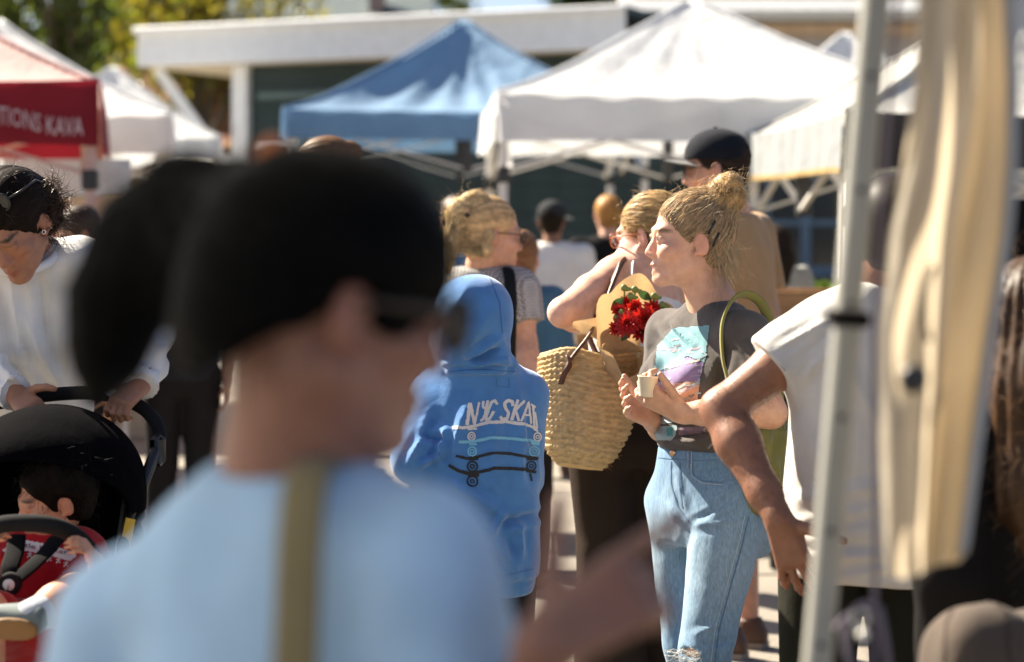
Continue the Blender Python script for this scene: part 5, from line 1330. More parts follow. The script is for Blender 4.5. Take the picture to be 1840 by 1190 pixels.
V = Vol(.01); V.loft(P(915, 770, 6.38), head_frame(-30), [(0, 0, 0, .12, .05), (.14, 0, 0, .13, .04)], .02, n=3); part('bag_body', V.build(), cloth('black_canvas', (.014, .014, .016)), bs)
# ================================================================== people further back
cw = cloth
bystander('person in denim shirt half hidden behind the checked top woman', 934, 8.3, -20, 1.50, SK_LIGHT, A(.30, .15, .06), cw('denim_shirt', (.06, .16, .26)), m_dark_trouser, hstyle='long', sleeve=1.8)
bystander('person in faded blue shirt hidden behind the blonde clipped hair', 822, 9.0, 10, 1.66, SK_TAN, A(.05, .03, .02), cw('faded_blue_shirt', (.12, .24, .36)), m_dark_trouser, sex='m')
def wm(J):
    J['neck'] += A(.06, 0, -.02); J['C'] += A(.0, .05, -.03)
bystander('man in white T-shirt and grey cap seen from behind at the stall table', 992, 12.0, 0, 1.66, SK_BROWN, A(.02, .015, .01), cw('white_tee', (.74, .73, .70)), m_dark_trouser, cap=cw('grey_cap', (.035, .038, .042)), sex='m', head_yaw=-10)
bystander('person with short blond hair in black T-shirt under the white canopy', 1094, 12.2, 10, 1.70, SK_LIGHT, A(.50, .28, .09), cw('black_tee', (.012, .012, .013)), m_dark_trouser, sex='m', hstyle='short')
bystander('dark haired woman in grey T-shirt by the slate blue windows', 1396, 11.2, 20, 1.52, SK_TAN, A(.02, .015, .012), cw('grey_tee', (.30, .30, .28)), m_dark_trouser, hstyle='long')
bystander('tall person with sunlit brown hair and small bun behind the dark ponytail woman', 588, 7.3, 160, 1.84, SK_TAN, A(.16, .08, .035), cw('rust_top', (.25, .09, .05)), m_dark_trouser, hstyle='bun', head_yaw=100, head_pitch=-16)
bystander('dark haired person with glasses behind the sweatshirt woman', 150, 8.6, 150, 1.60, SK_TAN, A(.05, .03, .02), cw('maroon_top', (.16, .04, .04)), m_dark_trouser, head_yaw=120, head_pitch=-20, glass=mat('black_frame', (.01, .01, .01)))
bystander('red haired person in the shade beside the dark haired person with glasses', 116, 9.4, 20, 1.60, SK_LIGHT, A(.20, .03, .015), cw('dark_red_top', (.12, .03, .03)), m_dark_trouser)
bystander('person in dark top glimpsed between the ponytail and the black hair', 326, 8.8, 190, 1.66, SK_BROWN, A(.02, .012, .01), cw('charcoal_top', (.03, .03, .035)), m_dark_trouser, head_yaw=200)
# ================================================================== woman pushing the stroller
dK = 4.95
Kj = dict(neck=P(52, 452, 4.92), pelvis=P(42, 800, 5.22), shL=P(150, 478, 4.94), shR=P(-78, 478, 4.94), elL=P(268, 590, 4.98), wrL=P(252, 694, 4.78), elR=P(-100, 640, 4.98), wrR=P(26, 706, 4.76))
for sd, q in (('L', 1), ('R', -1)):
    Kj['hip' + sd] = Kj['pelvis'] + A(q * .085, 0, -.02); Kj['kn' + sd] = A(Kj['pelvis'][0] + q * .1, 5.25, .47); Kj['an' + sd] = A(Kj['pelvis'][0] + q * .1, 5.35, .08)
kt = thing('person', 'dark haired woman in white sweatshirt leaning over the stroller handlebar', 'person', (Kj['pelvis'][0], 5.25, 0))
RK = head_frame(168, -38, 10); CK = P(22, 408, 4.80); SKK = A(.36, .165, .095)
hL = dict(y=nrm(A(-.40, -.70, -.40)), n=nrm(A(-.1, .45, -.85)), t=A(-.8, 0, .3), s=.90, curl=(1.05, 1.05, 1.05, 1.05), thumb=(.6, .7, .5), tcurl=.5)
hR = dict(y=nrm(A(.55, -.55, -.35)), n=nrm(A(.2, .5, -.8)), t=A(.8, 0, .3), s=.92, curl=(.95, 1.0, 1.0, 1.0), thumb=(.6, .7, .5), tcurl=.5)
join_skin(kt, [skin_head(Kj, 1.0, SKK, .006, CK, RK, A(.015, .01, .008)), skin_arm(Kj['shL'], Kj['elL'], Kj['wrL'], .98, SKK, .0045, hL), skin_arm(Kj['shR'], Kj['elR'], Kj['wrR'], .98, SKK, .0045, hR)])
V = Vol(.006); top_prims(V, Kj, [(-.10, 0, .165, .125), (-.04, 0, .175, .135), (.2, 0, .175, .14), (.5, 0, .17, .138), (.7, .01, .172, .135), (.85, 0, .165, .105), (.95, -.006, .125, .085), (1.0, -.008, .08, .07)], 1.0, 2.04, (.072, .064), .06)
V.ell(Kj['neck'] + A(-.01, -.05, .03), A(.072, .075, .045), None, .008, 's')
def kf(v):
    d = creases(v, pxcr([(20, 500, 40, 640, .018, .010), (70, 500, 90, 650, .02, -.010), (110, 520, 120, 680, .018, .010), (150, 470, 135, 600, .016, -.008), (40, 560, 110, 700, .02, .008), (-20, 520, 10, 680, .018, .008), (255, 610, 290, 640, .010, .009), (250, 640, 292, 660, .010, -.008), (262, 655, 298, 620, .010, .007), (0, 660, 40, 690, .012, .008)], 4.80))
    for q, w in (('L', 1), ('R', 1)):
        e = Kj['el' + q] + (Kj['wr' + q] - Kj['el' + q]) * .72; u = nrm(Kj['wr' + q] - Kj['el' + q]); s_ = (v - e) @ u
        near = np.linalg.norm(v - e, axis=1) < .12; d -= np.where(near, .010 * np.clip((s_ - .002) / .01, 0, 1) - .008 * np.exp(-((s_ + .02) / .015) ** 2), 0)
    return d + .006 * noise(v * A(13, 13, 6), 1, 20) + .002 * noise(v * A(34, 34, 16), 1, 21)
m_sweat = cloth('white_sweatshirt', (.72, .72, .72), bump=.35, bscale=380, sheen=.3)
sw = part('sweatshirt', displaced(V.build(), kf), m_sweat, kt)
col_pts = [Kj['neck'] + A(-.01 + .082 * math.cos(a), -.045 + .078 * math.sin(a), -.012 + .035 * math.sin(a)) for a in np.linspace(0, 2 * np.pi, 30, endpoint=False)]
part('collar', tube(np.array(col_pts), .011, 8, True), m_sweat, sw)
V = Vol(.012); pants_prims(V, Kj, 1.0, (.15, .115), (.085, .07), (.065, .06), top=.08); part('trousers', V.build(), m_dark_trouser, kt)
for sd in 'LR': shoe(kt, Kj['an' + sd], A(0, -1, 0), .95, mat('black_shoe', (.015, .015, .015)), mat('shoe_sole', (.3, .25, .2)))
Lk = lambda x, y, z: CK + RK @ A(x, y, z)
V = hair_cap(.0045, CK, RK, 1.0, thick=.017, back=-.08)
tail = [Lk(-.02, -.10, .05), P(72, 352, 4.86), P(90, 378, 4.86), P(98, 400, 4.87)]
V.chain(tail, [.035, .036, .030, .016], .02)
pole = tail[1]; ax = pole - Lk(0, .08, .0)
m = displaced(V.build(), lambda v: np.where(np.linalg.norm(v - tail[2], axis=1) < .06, .008 * noise(v * 60, 1, 3), groove(v, pole, ax, .0025, 50, 6))); v = m[0]; N_ = vnormals(*m)
hk = part('hair', m, m_bhair, kt, col=hair_col(v, pole, ax, A(.012, .008, .006), .5, 50, 2))
m_dw = mat('dark_wisp', (.10, .055, .028), rough=.35, var=.3, trans=.4)
tl = np.linalg.norm(v - tail[2], axis=1) < .075
part('curls', cat(wisps(v[tl], N_[tl] + A(.2, 0, 0), .06, 700, .0009, 30, 1.3, .3, 9, .5), wisps(v[~tl], N_[~tl] * .5 + A(.3, 0, .2), .035, 260, .0004, 31, .4, .1)), m_dw, hk)
glasses(None, CK, RK, 1.02, mat('black_frame', (.01, .01, .01)), m_lens, z=.088, y=-.030, r=.003, rx=.028, rz=.022, tilt=14, as_thing='black sunglasses pushed up on the dark haired woman\'s head')
part('earring', tube(np.array([P(79 + 3.2 * math.cos(a), 417 + 3.6 * math.sin(a), 4.73) for a in np.linspace(0, 2 * np.pi, 14, endpoint=False)]), .0012, 5, True), mat('silver', (.7, .7, .7), rough=.2, metal=1), kt)

# ================================================================== stroller
m_sf = cloth('navy_black_fabric', (.0018, .0018, .0028), sheen=0, spec=.02, bump=.4, bscale=300); m_foam = mat('black_foam', (.010, .010, .011), rough=.9, spec=.15, bump=.2, bscale=300); m_alu = mat('dark_frame', (.03, .03, .032), rough=.35, metal=.4)
SX = P(85, 400, 4.6)[0]
st = thing('stroller', 'black stroller with dark canopy and bumper bar holding a toddler', 'stroller', (SX, 4.6, 0))
hb_pts = curve_pts([P(-118, 800, 4.72), P(-112, 770, 4.74), P(-70, 742, 4.77), P(40, 716, 4.78), P(150, 706, 4.78), P(215, 715, 4.78), P(262, 738, 4.76), P(286, 772, 4.73), P(284, 806, 4.70)], 40)
part('handlebar', tube(hb_pts, .0165, 12), m_foam, st)
for x, q in ((284, 1), (-118, -1)):
    p0 = P(x, 800, 4.70); p1 = P(x - q * 38, 900, 4.62); p2 = P(x - q * 58, 965, 4.55)
    part('push_tube', tube(curve_pts([p0, p1, p2, A(p2[0] - q * .01, 4.45, .42), A(SX + q * .22, 4.15, .16)], 24), .0135, 10), m_alu, st)
    part('rear_tube', tube(curve_pts([p2, A(SX + q * .235, 4.72, .40), A(SX + q * .25, 4.92, .13)], 14), .013, 10), m_alu, st)
    part('hinge', box(p0 - A(0, 0, .012), (.036, .036, .075), None, .012), m_alu, st); part('hinge', box(p1 + A(0, 0, -.012), (.034, .045, .085), None, .014), m_foam, st)
    part('bracket', tube([p1 + A(-q * .02, -.02, .02), p2 + A(-q * .025, -.03, -.12)], .008, 8), mat('steel', (.5, .5, .5), rough=.3, metal=.8), st)
lab = P(228, 965, 4.50); part('warning_tag', box(lab, (.022, .002, .085), head_frame(0, 0, 12)), mat('yellow_label', (.70, .48, .06), rough=.6), st, False)
lab = P(197, 702, 4.755); part('paper_tag', box(lab, (.03, .002, .026), head_frame(0, 0, 25)), mat('white_label', (.7, .72, .75), rough=.6), st, False)
# canopy hood: ribbed shell, open to the front
cH = A(SX, 4.60, .905)
def hood_s(off):
    def fn(u, w):
        a = math.pi * (-.04 + 1.08 * u)                    # over the top from side to side
        b = math.radians(-78) + w * math.radians(162)      # front edge to back
        rib = .010 * np.abs(np.sin((w * 4) * np.pi)) ** .5
        r = 1 + off + rib
        return cH + np.stack([-.225 * r * np.cos(a) * (1 - .10 * np.sin(b) ** 2), .26 * r * np.sin(b) * (.35 + .65 * np.sin(np.clip(a, 0, np.pi))), .215 * r * np.sin(a) * np.cos(b * .72)], 1)
    return fn
part('canopy', cat(grid(hood_s(0), 48, 36), (lambda m: (m[0], m[1][:, ::-1]))(grid(hood_s(-.03), 48, 36))), m_sf, st)
V = Vol(.010); V.loft(A(SX, 4.56, .42), frame(A(0, .28, 1), A(1, 0, 0)), [(0, 0, 0, .19, .03), (.2, 0, .03, .20, .03), (.45, 0, .03, .195, .03), (.60, 0, .02, .15, .025)], .03, n=3)
V.loft(A(SX, 4.40, .46), np.eye(3), [(-.03, 0, 0, .19, .20), (.03, 0, 0, .19, .20)], .03, n=4)
for q in (-1, 1): V.loft(A(SX + q * .195, 4.45, .42), np.eye(3), [(0, 0, 0, .02, .2), (.25, 0, .05, .018, .14), (.42, 0, .09, .014, .06)], .03)
part('seat', displaced(V.build(), folds((10, 10, 10), .004, 3)), m_sf, st)
bp = curve_pts([A(SX - .245, 4.42, .74), P(-95, 985, 4.20), P(-20, 948, 4.12), P(50, 940, 4.10), P(110, 950, 4.11), P(155, 982, 4.16), A(SX + .215, 4.26, .76), A(SX + .232, 4.42, .74)], 40)
part('bumper_bar', tube(bp, .0185, 12), m_foam, st)
for q in (-1, 1):
    for y_, z_, r_ in ((4.92, .13, .13), (4.10, .09, .09)):
        cxx = A(SX + q * .26, y_, z_); w_ = thing  # wheel built below
        a = np.linspace(0, 2 * np.pi, 32, endpoint=False); ring = cxx + np.stack([0 * a, np.cos(a) * (r_ - .016), np.sin(a) * (r_ - .016)], 1)
        wh = part('wheel', tube(ring, .016, 10, True), mat('tyre', (.02, .02, .02), rough=.8), st)
        part('rim', tube(cxx + np.stack([0 * a, np.cos(a) * (r_ - .036), np.sin(a) * (r_ - .036)], 1), .007, 8, True), mat('silver', (.7, .7, .7), rough=.2, metal=1), wh)
        part('hub', tube([cxx - A(.02, 0, 0), cxx + A(.02, 0, 0)], .016, 10), m_alu, wh)
        for k in range(8):
            t_ = k * math.pi / 4; part('spoke', tube([cxx, cxx + A(0, math.cos(t_), math.sin(t_)) * (r_ - .036)], .004, 5), mat('silver', (.7, .7, .7)), wh)
part('axle', tube([A(SX - .26, 4.92, .13), A(SX + .26, 4.92, .13)], .01, 8), m_alu, st)
part('footrest', box((SX, 4.10, .30), (.30, .10, .02), head_frame(0, 20), .008), m_foam, st)
# ================================================================== toddler
Tj = dict(neck=P(92, 972, 4.44), pelvis=P(52, 1150, 4.34), shL=P(150, 996, 4.40), shR=P(28, 992, 4.42), elL=P(180, 1055, 4.28), wrL=P(172, 1006, 4.14), elR=P(-25, 1050, 4.30), wrR=P(-40, 985, 4.16))
tt_ = thing('toddler', 'dark haired toddler in red football jersey strapped in the stroller', 'toddler', tuple(P(52, 1190, 4.35)))
RTd = head_frame(118, -10); CT = P(96, 900, 4.42); SKT = A(.50, .25, .15)
hip = P(75, 1140, 4.30); kn = P(138, 1072, 4.06); an = P(52, 1110, 3.94)
V = Vol(.006); V.chain([hip, kn, kn + (an - kn) * .4, an], [.055, .045, .042, .030], .02); ml = V.build()
V = Vol(.008); V.chain([P(20, 1140, 4.30), P(-30, 1100, 4.05), P(-20, 1230, 4.02)], [.055, .045, .032], .02); ml2 = V.build()
join_skin(tt_, [skin_head(Tj, .80, SKT, .0055, CT, RTd, A(.02, .012, .01), .045), skin_arm(Tj['shL'], Tj['elL'], Tj['wrL'], .62, SKT, .004, dict(y=nrm(P(140, 968, 4.08) - P(172, 1006, 4.14)), n=nrm(A(-.2, .6, -.8)), t=A(-.8, 0, -.5), s=.62, curl=(.5, .5, .55, .6), spread=.12, thumb=(.7, .5, .3))),
                skin_arm(Tj['shR'], Tj['elR'], Tj['wrR'], .62, SKT, .005, dict(y=A(.6, -.4, .5), n=A(.2, .6, -.8), t=A(.8, 0, .4), s=.62)), (ml, np.tile(SKT, (len(ml[0]), 1))), (ml2, np.tile(SKT, (len(ml2[0]), 1)))])
m_jersey = cloth('red_jersey', (.34, .008, .014), sheen=.1)
V = Vol(.006); top_prims(V, Tj, [(-.05, 0, .105, .095), (.2, 0, .105, .095), (.6, 0, .105, .09), (.85, 0, .095, .07), (1.0, 0, .05, .045)], 1.0, .75, (.050, .054), .046)
jy = part('jersey', displaced(V.build(), folds((22, 22, 16), .004, 6)), m_jersey, tt_)
V = Vol(.008); V.chain([P(30, 1140, 4.34), hip, hip + (kn - hip) * .7], [.07, .07, .062], .03); V.chain([P(30, 1140, 4.34), P(20, 1140, 4.30), P(-15, 1112, 4.12)], [.07, .07, .06], .03); part('shorts', displaced(V.build(), folds((20, 20, 20), .004, 2)), cloth('red_shorts', (.26, .008, .012)), tt_)
V = Vol(.005); u = nrm(an - kn); V.cone(an - u * .05, an, .036, .034, .01); part('sock', V.build(), cloth('grey_sock', (.45, .48, .52)), tt_)
# shoe with its tan sole turned to the viewer
f_ = nrm(A(-.85, -.35, -.25)); upv = nrm(A(.1, .8, .45)); Rs = frame(upv, np.cross(f_, upv)); c0_ = an + f_ * .01
V = Vol(.005); V.loft(c0_, np.stack([Rs[:, 0], -Rs[:, 2], Rs[:, 1]], 1), [(-.045, 0, 0, .026, .028), (0, 0, 0, .030, .034), (.05, 0, .004, .032, .026), (.09, 0, .008, .022, .018)], .015); so = part('shoe', V.build(), mat('grey_green_shoe', (.12, .15, .15), rough=.7), tt_)
V = Vol(.005); V.loft(c0_ - Rs[:, 2] * .030, Rs, [(-.006, 0, .012, .027, .050), (.006, 0, .012, .027, .050)], .008, cap=.004); part('sole', V.build(), mat('gum_sole', (.20, .105, .035), rough=.7), so)
V = hair_cap(.005, CT, RTd, .80, thick=.018, back=-.06); pole = CT + RTd @ A(0, -.02, .1); m = displaced(V.build(), lambda v: .004 * noise(v * A(60, 60, 30), 1, 2)); v = m[0]; N_ = vnormals(*m)
hh_ = part('hair', m, m_bhair, tt_, col=np.clip(A(.006, .004, .003) * (1 + .5 * noise(v * 90, 1, 3)[:, None]), .002, 1))
part('loose_hair', wisps(v, N_ * .5 + A(0, 0, -.4), .04, 700, .0007, 40, .3, .4), mat('black_wisp', (.006, .004, .003), rough=.5, spec=.1), hh_)
SJy = Surf(jy)
m_pan = mat('white_panel', (.66, .64, .64), rough=.8); m_txt = mat('wine_print', (.12, .005, .01), rough=.8)
decal('print_panel', SJy, *poly2([(4, 990), (12, 984), (39, 970), (87, 979), (136, 994), (138, 1000), (127, 1009), (91, 999), (34, 988), (10, 994)], 1.6), m_pan, jy, .0015)
v, f = text_mesh('ttle Kickers', 12.5); sc = 92 / v[:, 0].max()
decal('lettering', SJy, np.stack([38 + v[:, 0] * sc, 983.5 + v[:, 0] * sc * .165 - v[:, 1] * .95], 1), f, m_txt, jy, .0028)
for k, (x, y) in enumerate(((15, 1000), (34, 998), (53, 998), (88, 1005), (105, 1008), (119, 1014))):
    decal('print_runner', SJy, *cat2([stroke2([(x + 2, y - 5), (x, y), (x - 4, y + 5)], 2.2, 1), stroke2([(x, y), (x + 4, y + 4)], 1.8, 1), stroke2([(x - 4, y - 2), (x + 1, y - 3), (x + 5, y - 1)], 1.5, 1), ring2((x + 3, y - 8), 1.0, 2.0, 8)]), m_pan, jy, .0016)
# harness
m_web = cloth('harness_webbing', (.004, .004, .005))
def strap(pts, w, name='harness_strap'):
    p = curve_pts(pts, 24); return part(name, tube(p, w, 8, sq=(1.0, .18)), m_web, st)
bk_ = P(20, 1048, 4.20)
strap([P(30, 962, 4.32), P(27, 990, 4.27), P(18, 1020, 4.22), bk_], .020); strap([P(104, 965, 4.33), P(85, 990, 4.26), P(52, 1022, 4.21), bk_], .020); strap([bk_, P(14, 1085, 4.20), P(8, 1130, 4.24)], .024)
bc = part('harness_buckle', lathe(bk_ + A(0, -.004, 0), head_frame(0) @ np.array(Matrix.Rotation(math.radians(90), 3, 'X')), [(.0001, .016), (.020, .016), (.024, .012), (.025, 0), (.0001, -.004)], 24), m_foam, st)
part('release_button', lathe(bk_ + A(0, -.0205, 0), head_frame(0) @ np.array(Matrix.Rotation(math.radians(90), 3, 'X')), [(.0001, .002), (.011, .002), (.0125, 0)], 20), mat('silver_button', (.55, .56, .58), rough=.5), bc)
# ================================================================== foreground woman with the black ponytail
dA = 1.70
Aj = dict(neck=P(530, 868, 1.70), pelvis=P(520, 1960, 1.72), shR=P(752, 1020, 1.62), shL=P(225, 1120, 1.79), elR=P(860, 1580, 1.62), wrR=P(985, 1150, 1.52), elL=P(150, 1560, 1.80), wrL=P(230, 2000, 1.75))
Ra = head_frame(-30)
for sd, q in (('L', -1), ('R', 1)):
    Aj['hip' + sd] = Aj['pelvis'] + Ra[:, 0] * q * .085 - A(0, 0, .02); Aj['kn' + sd] = A(*(Aj['hip' + sd])[:2], .46); Aj['an' + sd] = A(*(Aj['hip' + sd])[:2], .08)
at_ = thing('person', 'woman with black ponytail and glasses in pale blue T-shirt close to the camera', 'person', (Aj['pelvis'][0], 1.72, 0))
RA = head_frame(-63, -10, 0); CA = P(592, 548, 1.68); SKA = A(.28, .138, .098)
ha = dict(y=nrm(A(.55, .25, .62)), n=nrm(A(.2, .9, -.3)), t=A(-.3, 0, 1), s=.92, curl=(.05, 1.0, 1.05, 1.05), spread=.03, thumb=(.85, .6, 0), tcurl=.1)
ha['y'] = nrm(A(.80, .30, .42))
join_skin(at_, [skin_head(Aj, 1.02, SKA, .005, CA, RA, A(.01, .008, .007), .054), skin_arm(Aj['shR'], Aj['elR'], Aj['wrR'], .92, SKA * .9, .0045, ha), skin_arm(Aj['shL'], Aj['elL'], Aj['wrL'], 1.0, SKA, .006, dict(y=A(0, 0, -1), n=A(1, 0, 0), t=A(0, 1, 0), s=1.0))])  # right arm skin darkened to stand for shade
V = Vol(.0065); top_prims(V, Aj, TEE_W, 1.0, .7, (.064, .078), .055)
V.ell(Aj['neck'] + A(.01, .02, .05), A(.075, .08, .045), None, .008, 's')
part('t_shirt', displaced(V.build(), lambda v: .006 * noise(v * A(10, 10, 6), 1, 30) + .0025 * noise(v * A(26, 26, 14), 1, 31)), cloth('pale_blue_jersey', (.39, .59, .83)), at_)
V = Vol(.014); pants_prims(V, Aj, 1.0, (.155, .12)); part('trousers', V.build(), m_dark_trouser, at_)
for sd in 'LR': shoe(at_, Aj['an' + sd], Ra[:, 1], .95, mat('black_shoe', (.015, .015, .015)), mat('shoe_sole', (.3, .25, .2)))
La = lambda x, y, z: CA + RA @ (A(x, y, z) * 1.0)
V = Vol(.006); V.ell(La(0, -.010, .036), A(.093, .110, .098), RA, .02); V.ell(La(0, -.06, -.01), A(.080, .075, .088), RA, .03)
V.ell(La(0, .125, -.105), A(.13, .135, .118), RA, .012, 's'); V.ell(La(0, -.018, -.126), A(.15, .098, .128), RA, .012, 's')
V.ell(La(.088, -.006, -.022), A(.026, .032, .040), RA, .01, 's')
tp = [La(-.01, -.05, .06), P(420, 400, 1.74), P(335, 378, 1.78), P(268, 440, 1.80), P(218, 540, 1.80), P(194, 630, 1.80), P(172, 715, 1.80)]
V.chain(tp, [.058, .050, .046, .050, .044, .032, .010], .02)
V.cone(P(440, 455, 1.74), P(300, 475, 1.79), .050, .044, .03)
pole = tp[1]; ax = pole - La(0, .08, 0)
m = displaced(V.build(), lambda v: groove(v, pole, ax, .004, 40, 6)); v = m[0]; N_ = vnormals(*m)
ah = part('hair', m, m_bhair, at_, col=hair_col(v, pole, ax, A(.0012, .001, .0018), .4, 40, 2))
part('loose_hair', wisps(v, N_ * .4 + A(-.1, 0, -.5), .07, 900, .0006, 50, .3, .3), m_bhair, ah, col=A(.004, .003, .004))
part('hair_tie', tube(np.array([P(470, 330, 1.69) + A(.010 * math.cos(a), .034 * math.sin(a), .030 * math.cos(a)) for a in np.linspace(0, 2 * np.pi, 24, endpoint=False)]), .011, 8, True), cloth('orange_scrunchie', (.40, .12, .03)), ah)
glasses(at_, CA, RA, 1.03, mat('brown_black_frame', (.02, .012, .01), rough=.3), mat('clear_lens', (.35, .38, .36)), r=.0035)
sbg = thing('shoulder_bag', 'olive webbing strap of a shoulder bag over the pale blue T-shirt', 'bag', tuple(P(520, 1900, 1.55)))
part('strap', tube(curve_pts([P(640, 830, 1.76), P(590, 828, 1.66), P(555, 850, 1.60), P(540, 950, 1.565), P(534, 1100, 1.55), P(528, 1300, 1.545), P(520, 1700, 1.54)], 40), .0185, 8, sq=(1.0, .14)), cloth('olive_webbing', (.23, .19, .10)), sbg)
V = Vol(.012); V.loft(P(510, 2000, 1.54), np.eye(3), [(0, 0, 0, .12, .045), (.2, 0, 0, .13, .04)], .03, n=3); part('bag_body', V.build(), cloth('olive_bag', (.12, .10, .05)), sbg)

# ================================================================== canopy pole with hanging side cloth, right foreground
m_pole = mat('grey_pole', (.34, .34, .31), rough=.45, metal=.3, var=.08, bump=.1, bscale=120)
pt, pb = P(1602, -330, 2.28), P(1326, 2520, 2.28)
pb[2] = 0.0
cp = thing('canopy_tent', 'canopy standing on the tilted grey metal leg in the right foreground', 'canopy', tuple(pb))
part('leg_tube', beam(pb + A(0, 0, .01), pt, .030, .030, .004), m_pole, cp, False)
part('foot_plate', box(pb + A(0, 0, .006), (.10, .10, .012), None, .003), m_pole, cp, False)
ud = nrm(pt - pb); q_ = pb + ud * ((P(1530, 572, 2.28)[2] - pb[2]) / ud[2])
for k in range(14):
    hp_ = pb + ud * (.55 + .13 * k) - A(0, .0158, 0)
    part('adjustment_hole', lathe(hp_, head_frame(0) @ np.array(Matrix.Rotation(math.radians(90), 3, 'X')), [(.0001, .0012), (.0035, .0010), (.0045, 0)], 10), m_frame_d, cp)
part('clamp_strap', box(q_, (.046, .046, .018), frame(ud, A(1, 0, 0)), .004), m_black, cp, False)
Cn = [pt + A(0, 0, .01), pt + A(-2.75, 1.30, 0), pt + A(-4.05, -1.45, 0), pt + A(-1.30, -2.75, 0)]
ctr_ = sum(Cn) / 4
for i in range(4): part('top_rail', beam(Cn[i] - A(0, 0, .02), Cn[(i + 1) % 4] - A(0, 0, .02), .028, .020, .003), m_pole, cp, False)
part('side_rail', beam(pt, pt + A(.62, .02, .0), .028, .020, .003), m_pole, cp, False)
def cover(u, w):
    a, b = u * 2 - 1, w * 2 - 1; e = (Cn[0] - Cn[1]) / 2; g = (Cn[1] - Cn[2]) / 2
    p = ctr_ + np.outer(a, e) + np.outer(b, g); mm = np.maximum(np.abs(a), np.abs(b)); p[:, 2] = Cn[0][2] + .02 + .85 * (1 - mm) ** 1.15; return p
part('canopy', grid(cover, 41, 41), m_tw, cp)
for q in Cn[1:]: part('leg_tube', beam(A(q[0], q[1], .01), q, .030, .030, .004), m_pole, cp, False)
cur = thing('hanging_cloth', 'cream tent side cloth gathered and hanging beside the grey pole', 'cloth', tuple(P(1700, -250, 2.2)))
m_cur = mat('cream_sheeting', (.42, .385, .32), rough=.6, var=.22, vscale=6, trans=.5, tcol=(.64, .54, .39), bump=.2, bscale=30, spec=.4)
Ly = [-330, 0, 150, 300, 420, 600, 800, 1000, 1030]; Lx = [1650, 1646, 1638, 1616, 1592, 1576, 1578, 1590, 1598]; Rx_ = [1815, 1812, 1818, 1815, 1805, 1776, 1752, 1728, 1720]
def curt(u, w):
    y = -330 + w * 1356; l = np.interp(y, Ly, Lx); r = np.interp(y, Ly, Rx_)
    x = l + (r - l) * (u + .03 * np.sin(u * 6.28 * 2 + w * 3))
    d = 2.20 + .022 * np.tanh((u - .44 + .05 * np.sin(w * 5)) / .05) + .010 * np.sin(u * 6.28 * 1.3 + w * 1.2 + .6) + .007 * np.sin(u * 19 + w * 3) + .006 * np.sin(w * 17 + u * 9)
    return np.stack([(x - CX) * d / F, d, H - (y - YH + 14 * np.sin(u * 4 + 1) * (w > .98)) * d / F], 1)
cv = grid(curt, 70, 90); part('sheet', cv, m_cur, cur)
def curt2(u, w):
    p = curt(.42 + u * .62, w); p[:, 1] += .030 + .012 * np.sin(u * 9 + w * 2); p[:, 0] += .006; return p
part('inner_fold', grid(curt2, 40, 70), m_cur, cur)
hem_ = np.concatenate([curt(np.array([0.98]), np.array([t])) for t in np.linspace(0, .985, 50)]); part('hem', tube(hem_ + A(0, -.004, 0), .007, 8), mat('grey_hem', (.42, .44, .46), rough=.6, trans=.2), cur)
part('toggle', lathe(P(1640, 680, 2.15), head_frame(0) @ np.array(Matrix.Rotation(math.radians(90), 3, 'X')), [(.0001, .012), (.012, .011), (.016, .004), (.012, -.006), (.0001, -.008)], 18), m_frame_d, cur)
part('tie_loop', tube(curve_pts([P(1676, 480, 2.15), P(1664, 520, 2.13), P(1662, 580, 2.13), P(1668, 610, 2.15)], 14), .004, 6), m_frame_d, cur)
cd_ = thing('tie_cord', 'thin lilac tie cord with metal hooks hanging beside the grey pole', 'cord', tuple(P(1572, 1150, 2.25)))
m_cord = cloth('lilac_cord', (.17, .15, .19)); m_hook = mat('steel', (.5, .5, .5), rough=.3, metal=.8)
part('cord', tube(curve_pts([P(1640, -330, 2.26), P(1590, 300, 2.25), P(1572, 600, 2.25), P(1574, 850, 2.25), P(1572, 1060, 2.25), P(1568, 1300, 2.25)], 40), .0032, 7), m_cord, cd_)
for a_, b_, c_ in (((1570, 1085), (1545, 1090), (1500, 1130)), ((1530, 1100), (1520, 1150), (1540, 1260)), ((1580, 1090), (1590, 1150), (1606, 1260))):
    part('loop', tube(curve_pts([P(*a_, 2.25), P(*b_, 2.24), P(*c_, 2.25)], 12), .004, 7), m_cord, cd_)
part('hook', tube(np.array([P(1545 + 14 * math.cos(a), 1110 + 16 * math.sin(a), 2.24) for a in np.linspace(0, 2 * np.pi, 20, endpoint=False)]), .003, 6, True), m_hook, cd_)
part('bead', lathe(P(1551, 1141, 2.22), np.eye(3), [(.0001, -.007), (.006, -.004), (.007, 0), (.006, .004), (.0001, .007)], 12), mat('pale_bead', (.6, .6, .55), rough=.2), cd_)

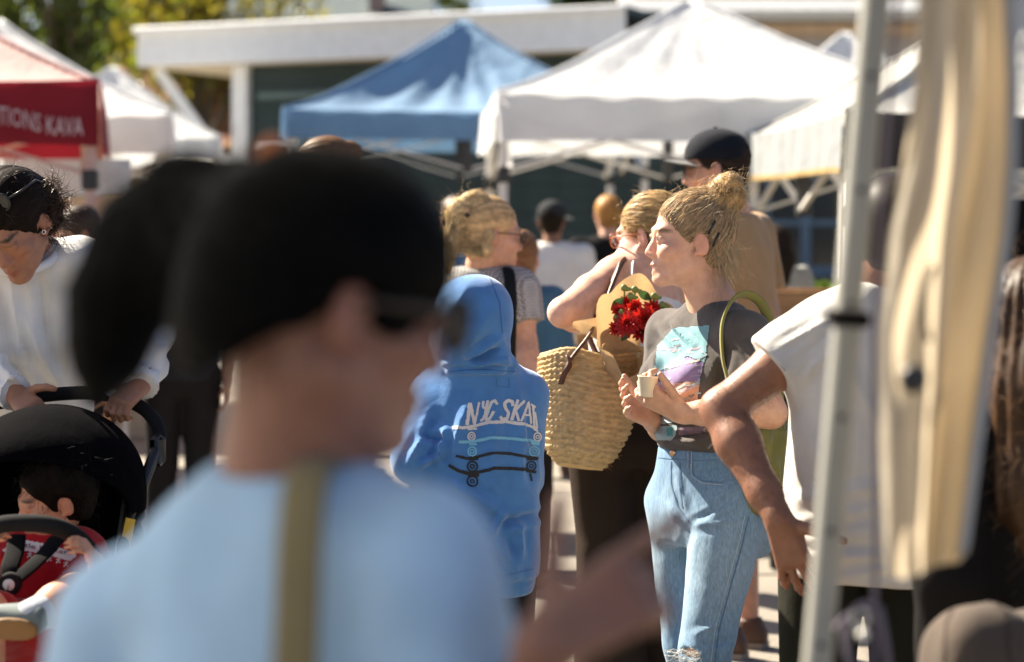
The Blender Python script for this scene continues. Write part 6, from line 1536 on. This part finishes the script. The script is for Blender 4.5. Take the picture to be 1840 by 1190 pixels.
# ================================================================== right edge: long brown hair, taupe backpack
qt, Jq, Cq, Rq_, sq_ = bystander('person with long brown sunlit hair in dark top at the right edge', 1872, 3.5, 12, 1.44, SK_TAN, A(.045, .024, .012), cw('black_top', (.010, .009, .009)), m_dark_trouser, hstyle='long', vh=.01, group=None, sleeve=1.92)
Lq_ = lambda x, y, z: Cq + Rq_ @ A(x, y, z)
V = Vol(.007); V.chain([Lq_(0, -.03, .05), Lq_(-.01, -.075, -.08), Lq_(-.02, -.09, -.25), Lq_(-.02, -.08, -.40)], [.105, .105, .095, .05], .03)
pole = Lq_(0, 0, .14); ax = A(0, 0, 1); m = displaced(V.build(), lambda v: groove(v, pole, ax, .006, 50, 2)); v = m[0]; N_ = vnormals(*m)
o = part('long_hair', m, m_hair, qt, col=hair_col(v, pole, ax, A(.055, .028, .013), .5, 50, 2)); part('flyaway_hair', wisps(v, N_ * .4 + A(-.2, 0, -.4), .08, 700, .0006, 61, .3, .3), mat('brown_wisp', (.22, .12, .05), rough=.35, trans=.4), o)
bpk = thing('backpack', 'taupe fabric backpack with rounded top at the lower right corner', 'backpack', tuple(P(1775, 1400, 2.9)))
m_taupe = cloth('taupe_canvas', (.075, .058, .046), sheen=.05)
V = Vol(.008); cB = P(1772, 1400, 2.95); V.loft(cB, frame(A(-.04, 0, 1), A(1, .3, 0)), [(-.12, 0, 0, .085, .07), (.1, 0, 0, .088, .08), (.2, 0, 0, .082, .07), (.262, 0, 0, .06, .045)], .03, n=3.4, cap=.05)
V.loft(P(1862, 1400, 3.02), frame(A(-.02, 0, 1), A(1, .3, 0)), [(-.12, 0, 0, .07, .09), (.18, 0, 0, .07, .09), (.255, 0, 0, .05, .05)], .012, n=3.2, cap=.04)
bb = part('pack_body', displaced(V.build(), folds((14, 14, 14), .004, 9)), m_taupe, bpk)
SB = Surf(bb); decal('piping', SB, *cat2([stroke2([(1695, 1190), (1700, 1120), (1712, 1092), (1745, 1082), (1785, 1082), (1806, 1098), (1815, 1190)], 4)]), cloth('dark_piping', (.06, .045, .04)), bb)
stl = thing('stool', 'low dark stool under the taupe backpack', 'stool', tuple(A(cB[0] + .03, 2.98, 0)))
zt = cB[2] - .125
part('stool_top', box((cB[0] + .04, 2.98, zt - .02), (.36, .30, .035), None, .008), m_wood, stl, False)
for sx in (-1, 1):
    for sy in (-1, 1): part('leg', box((cB[0] + .04 + sx * .14, 2.98 + sy * .11, (zt - .037) / 2), (.03, .03, zt - .037)), m_wood, stl, False)
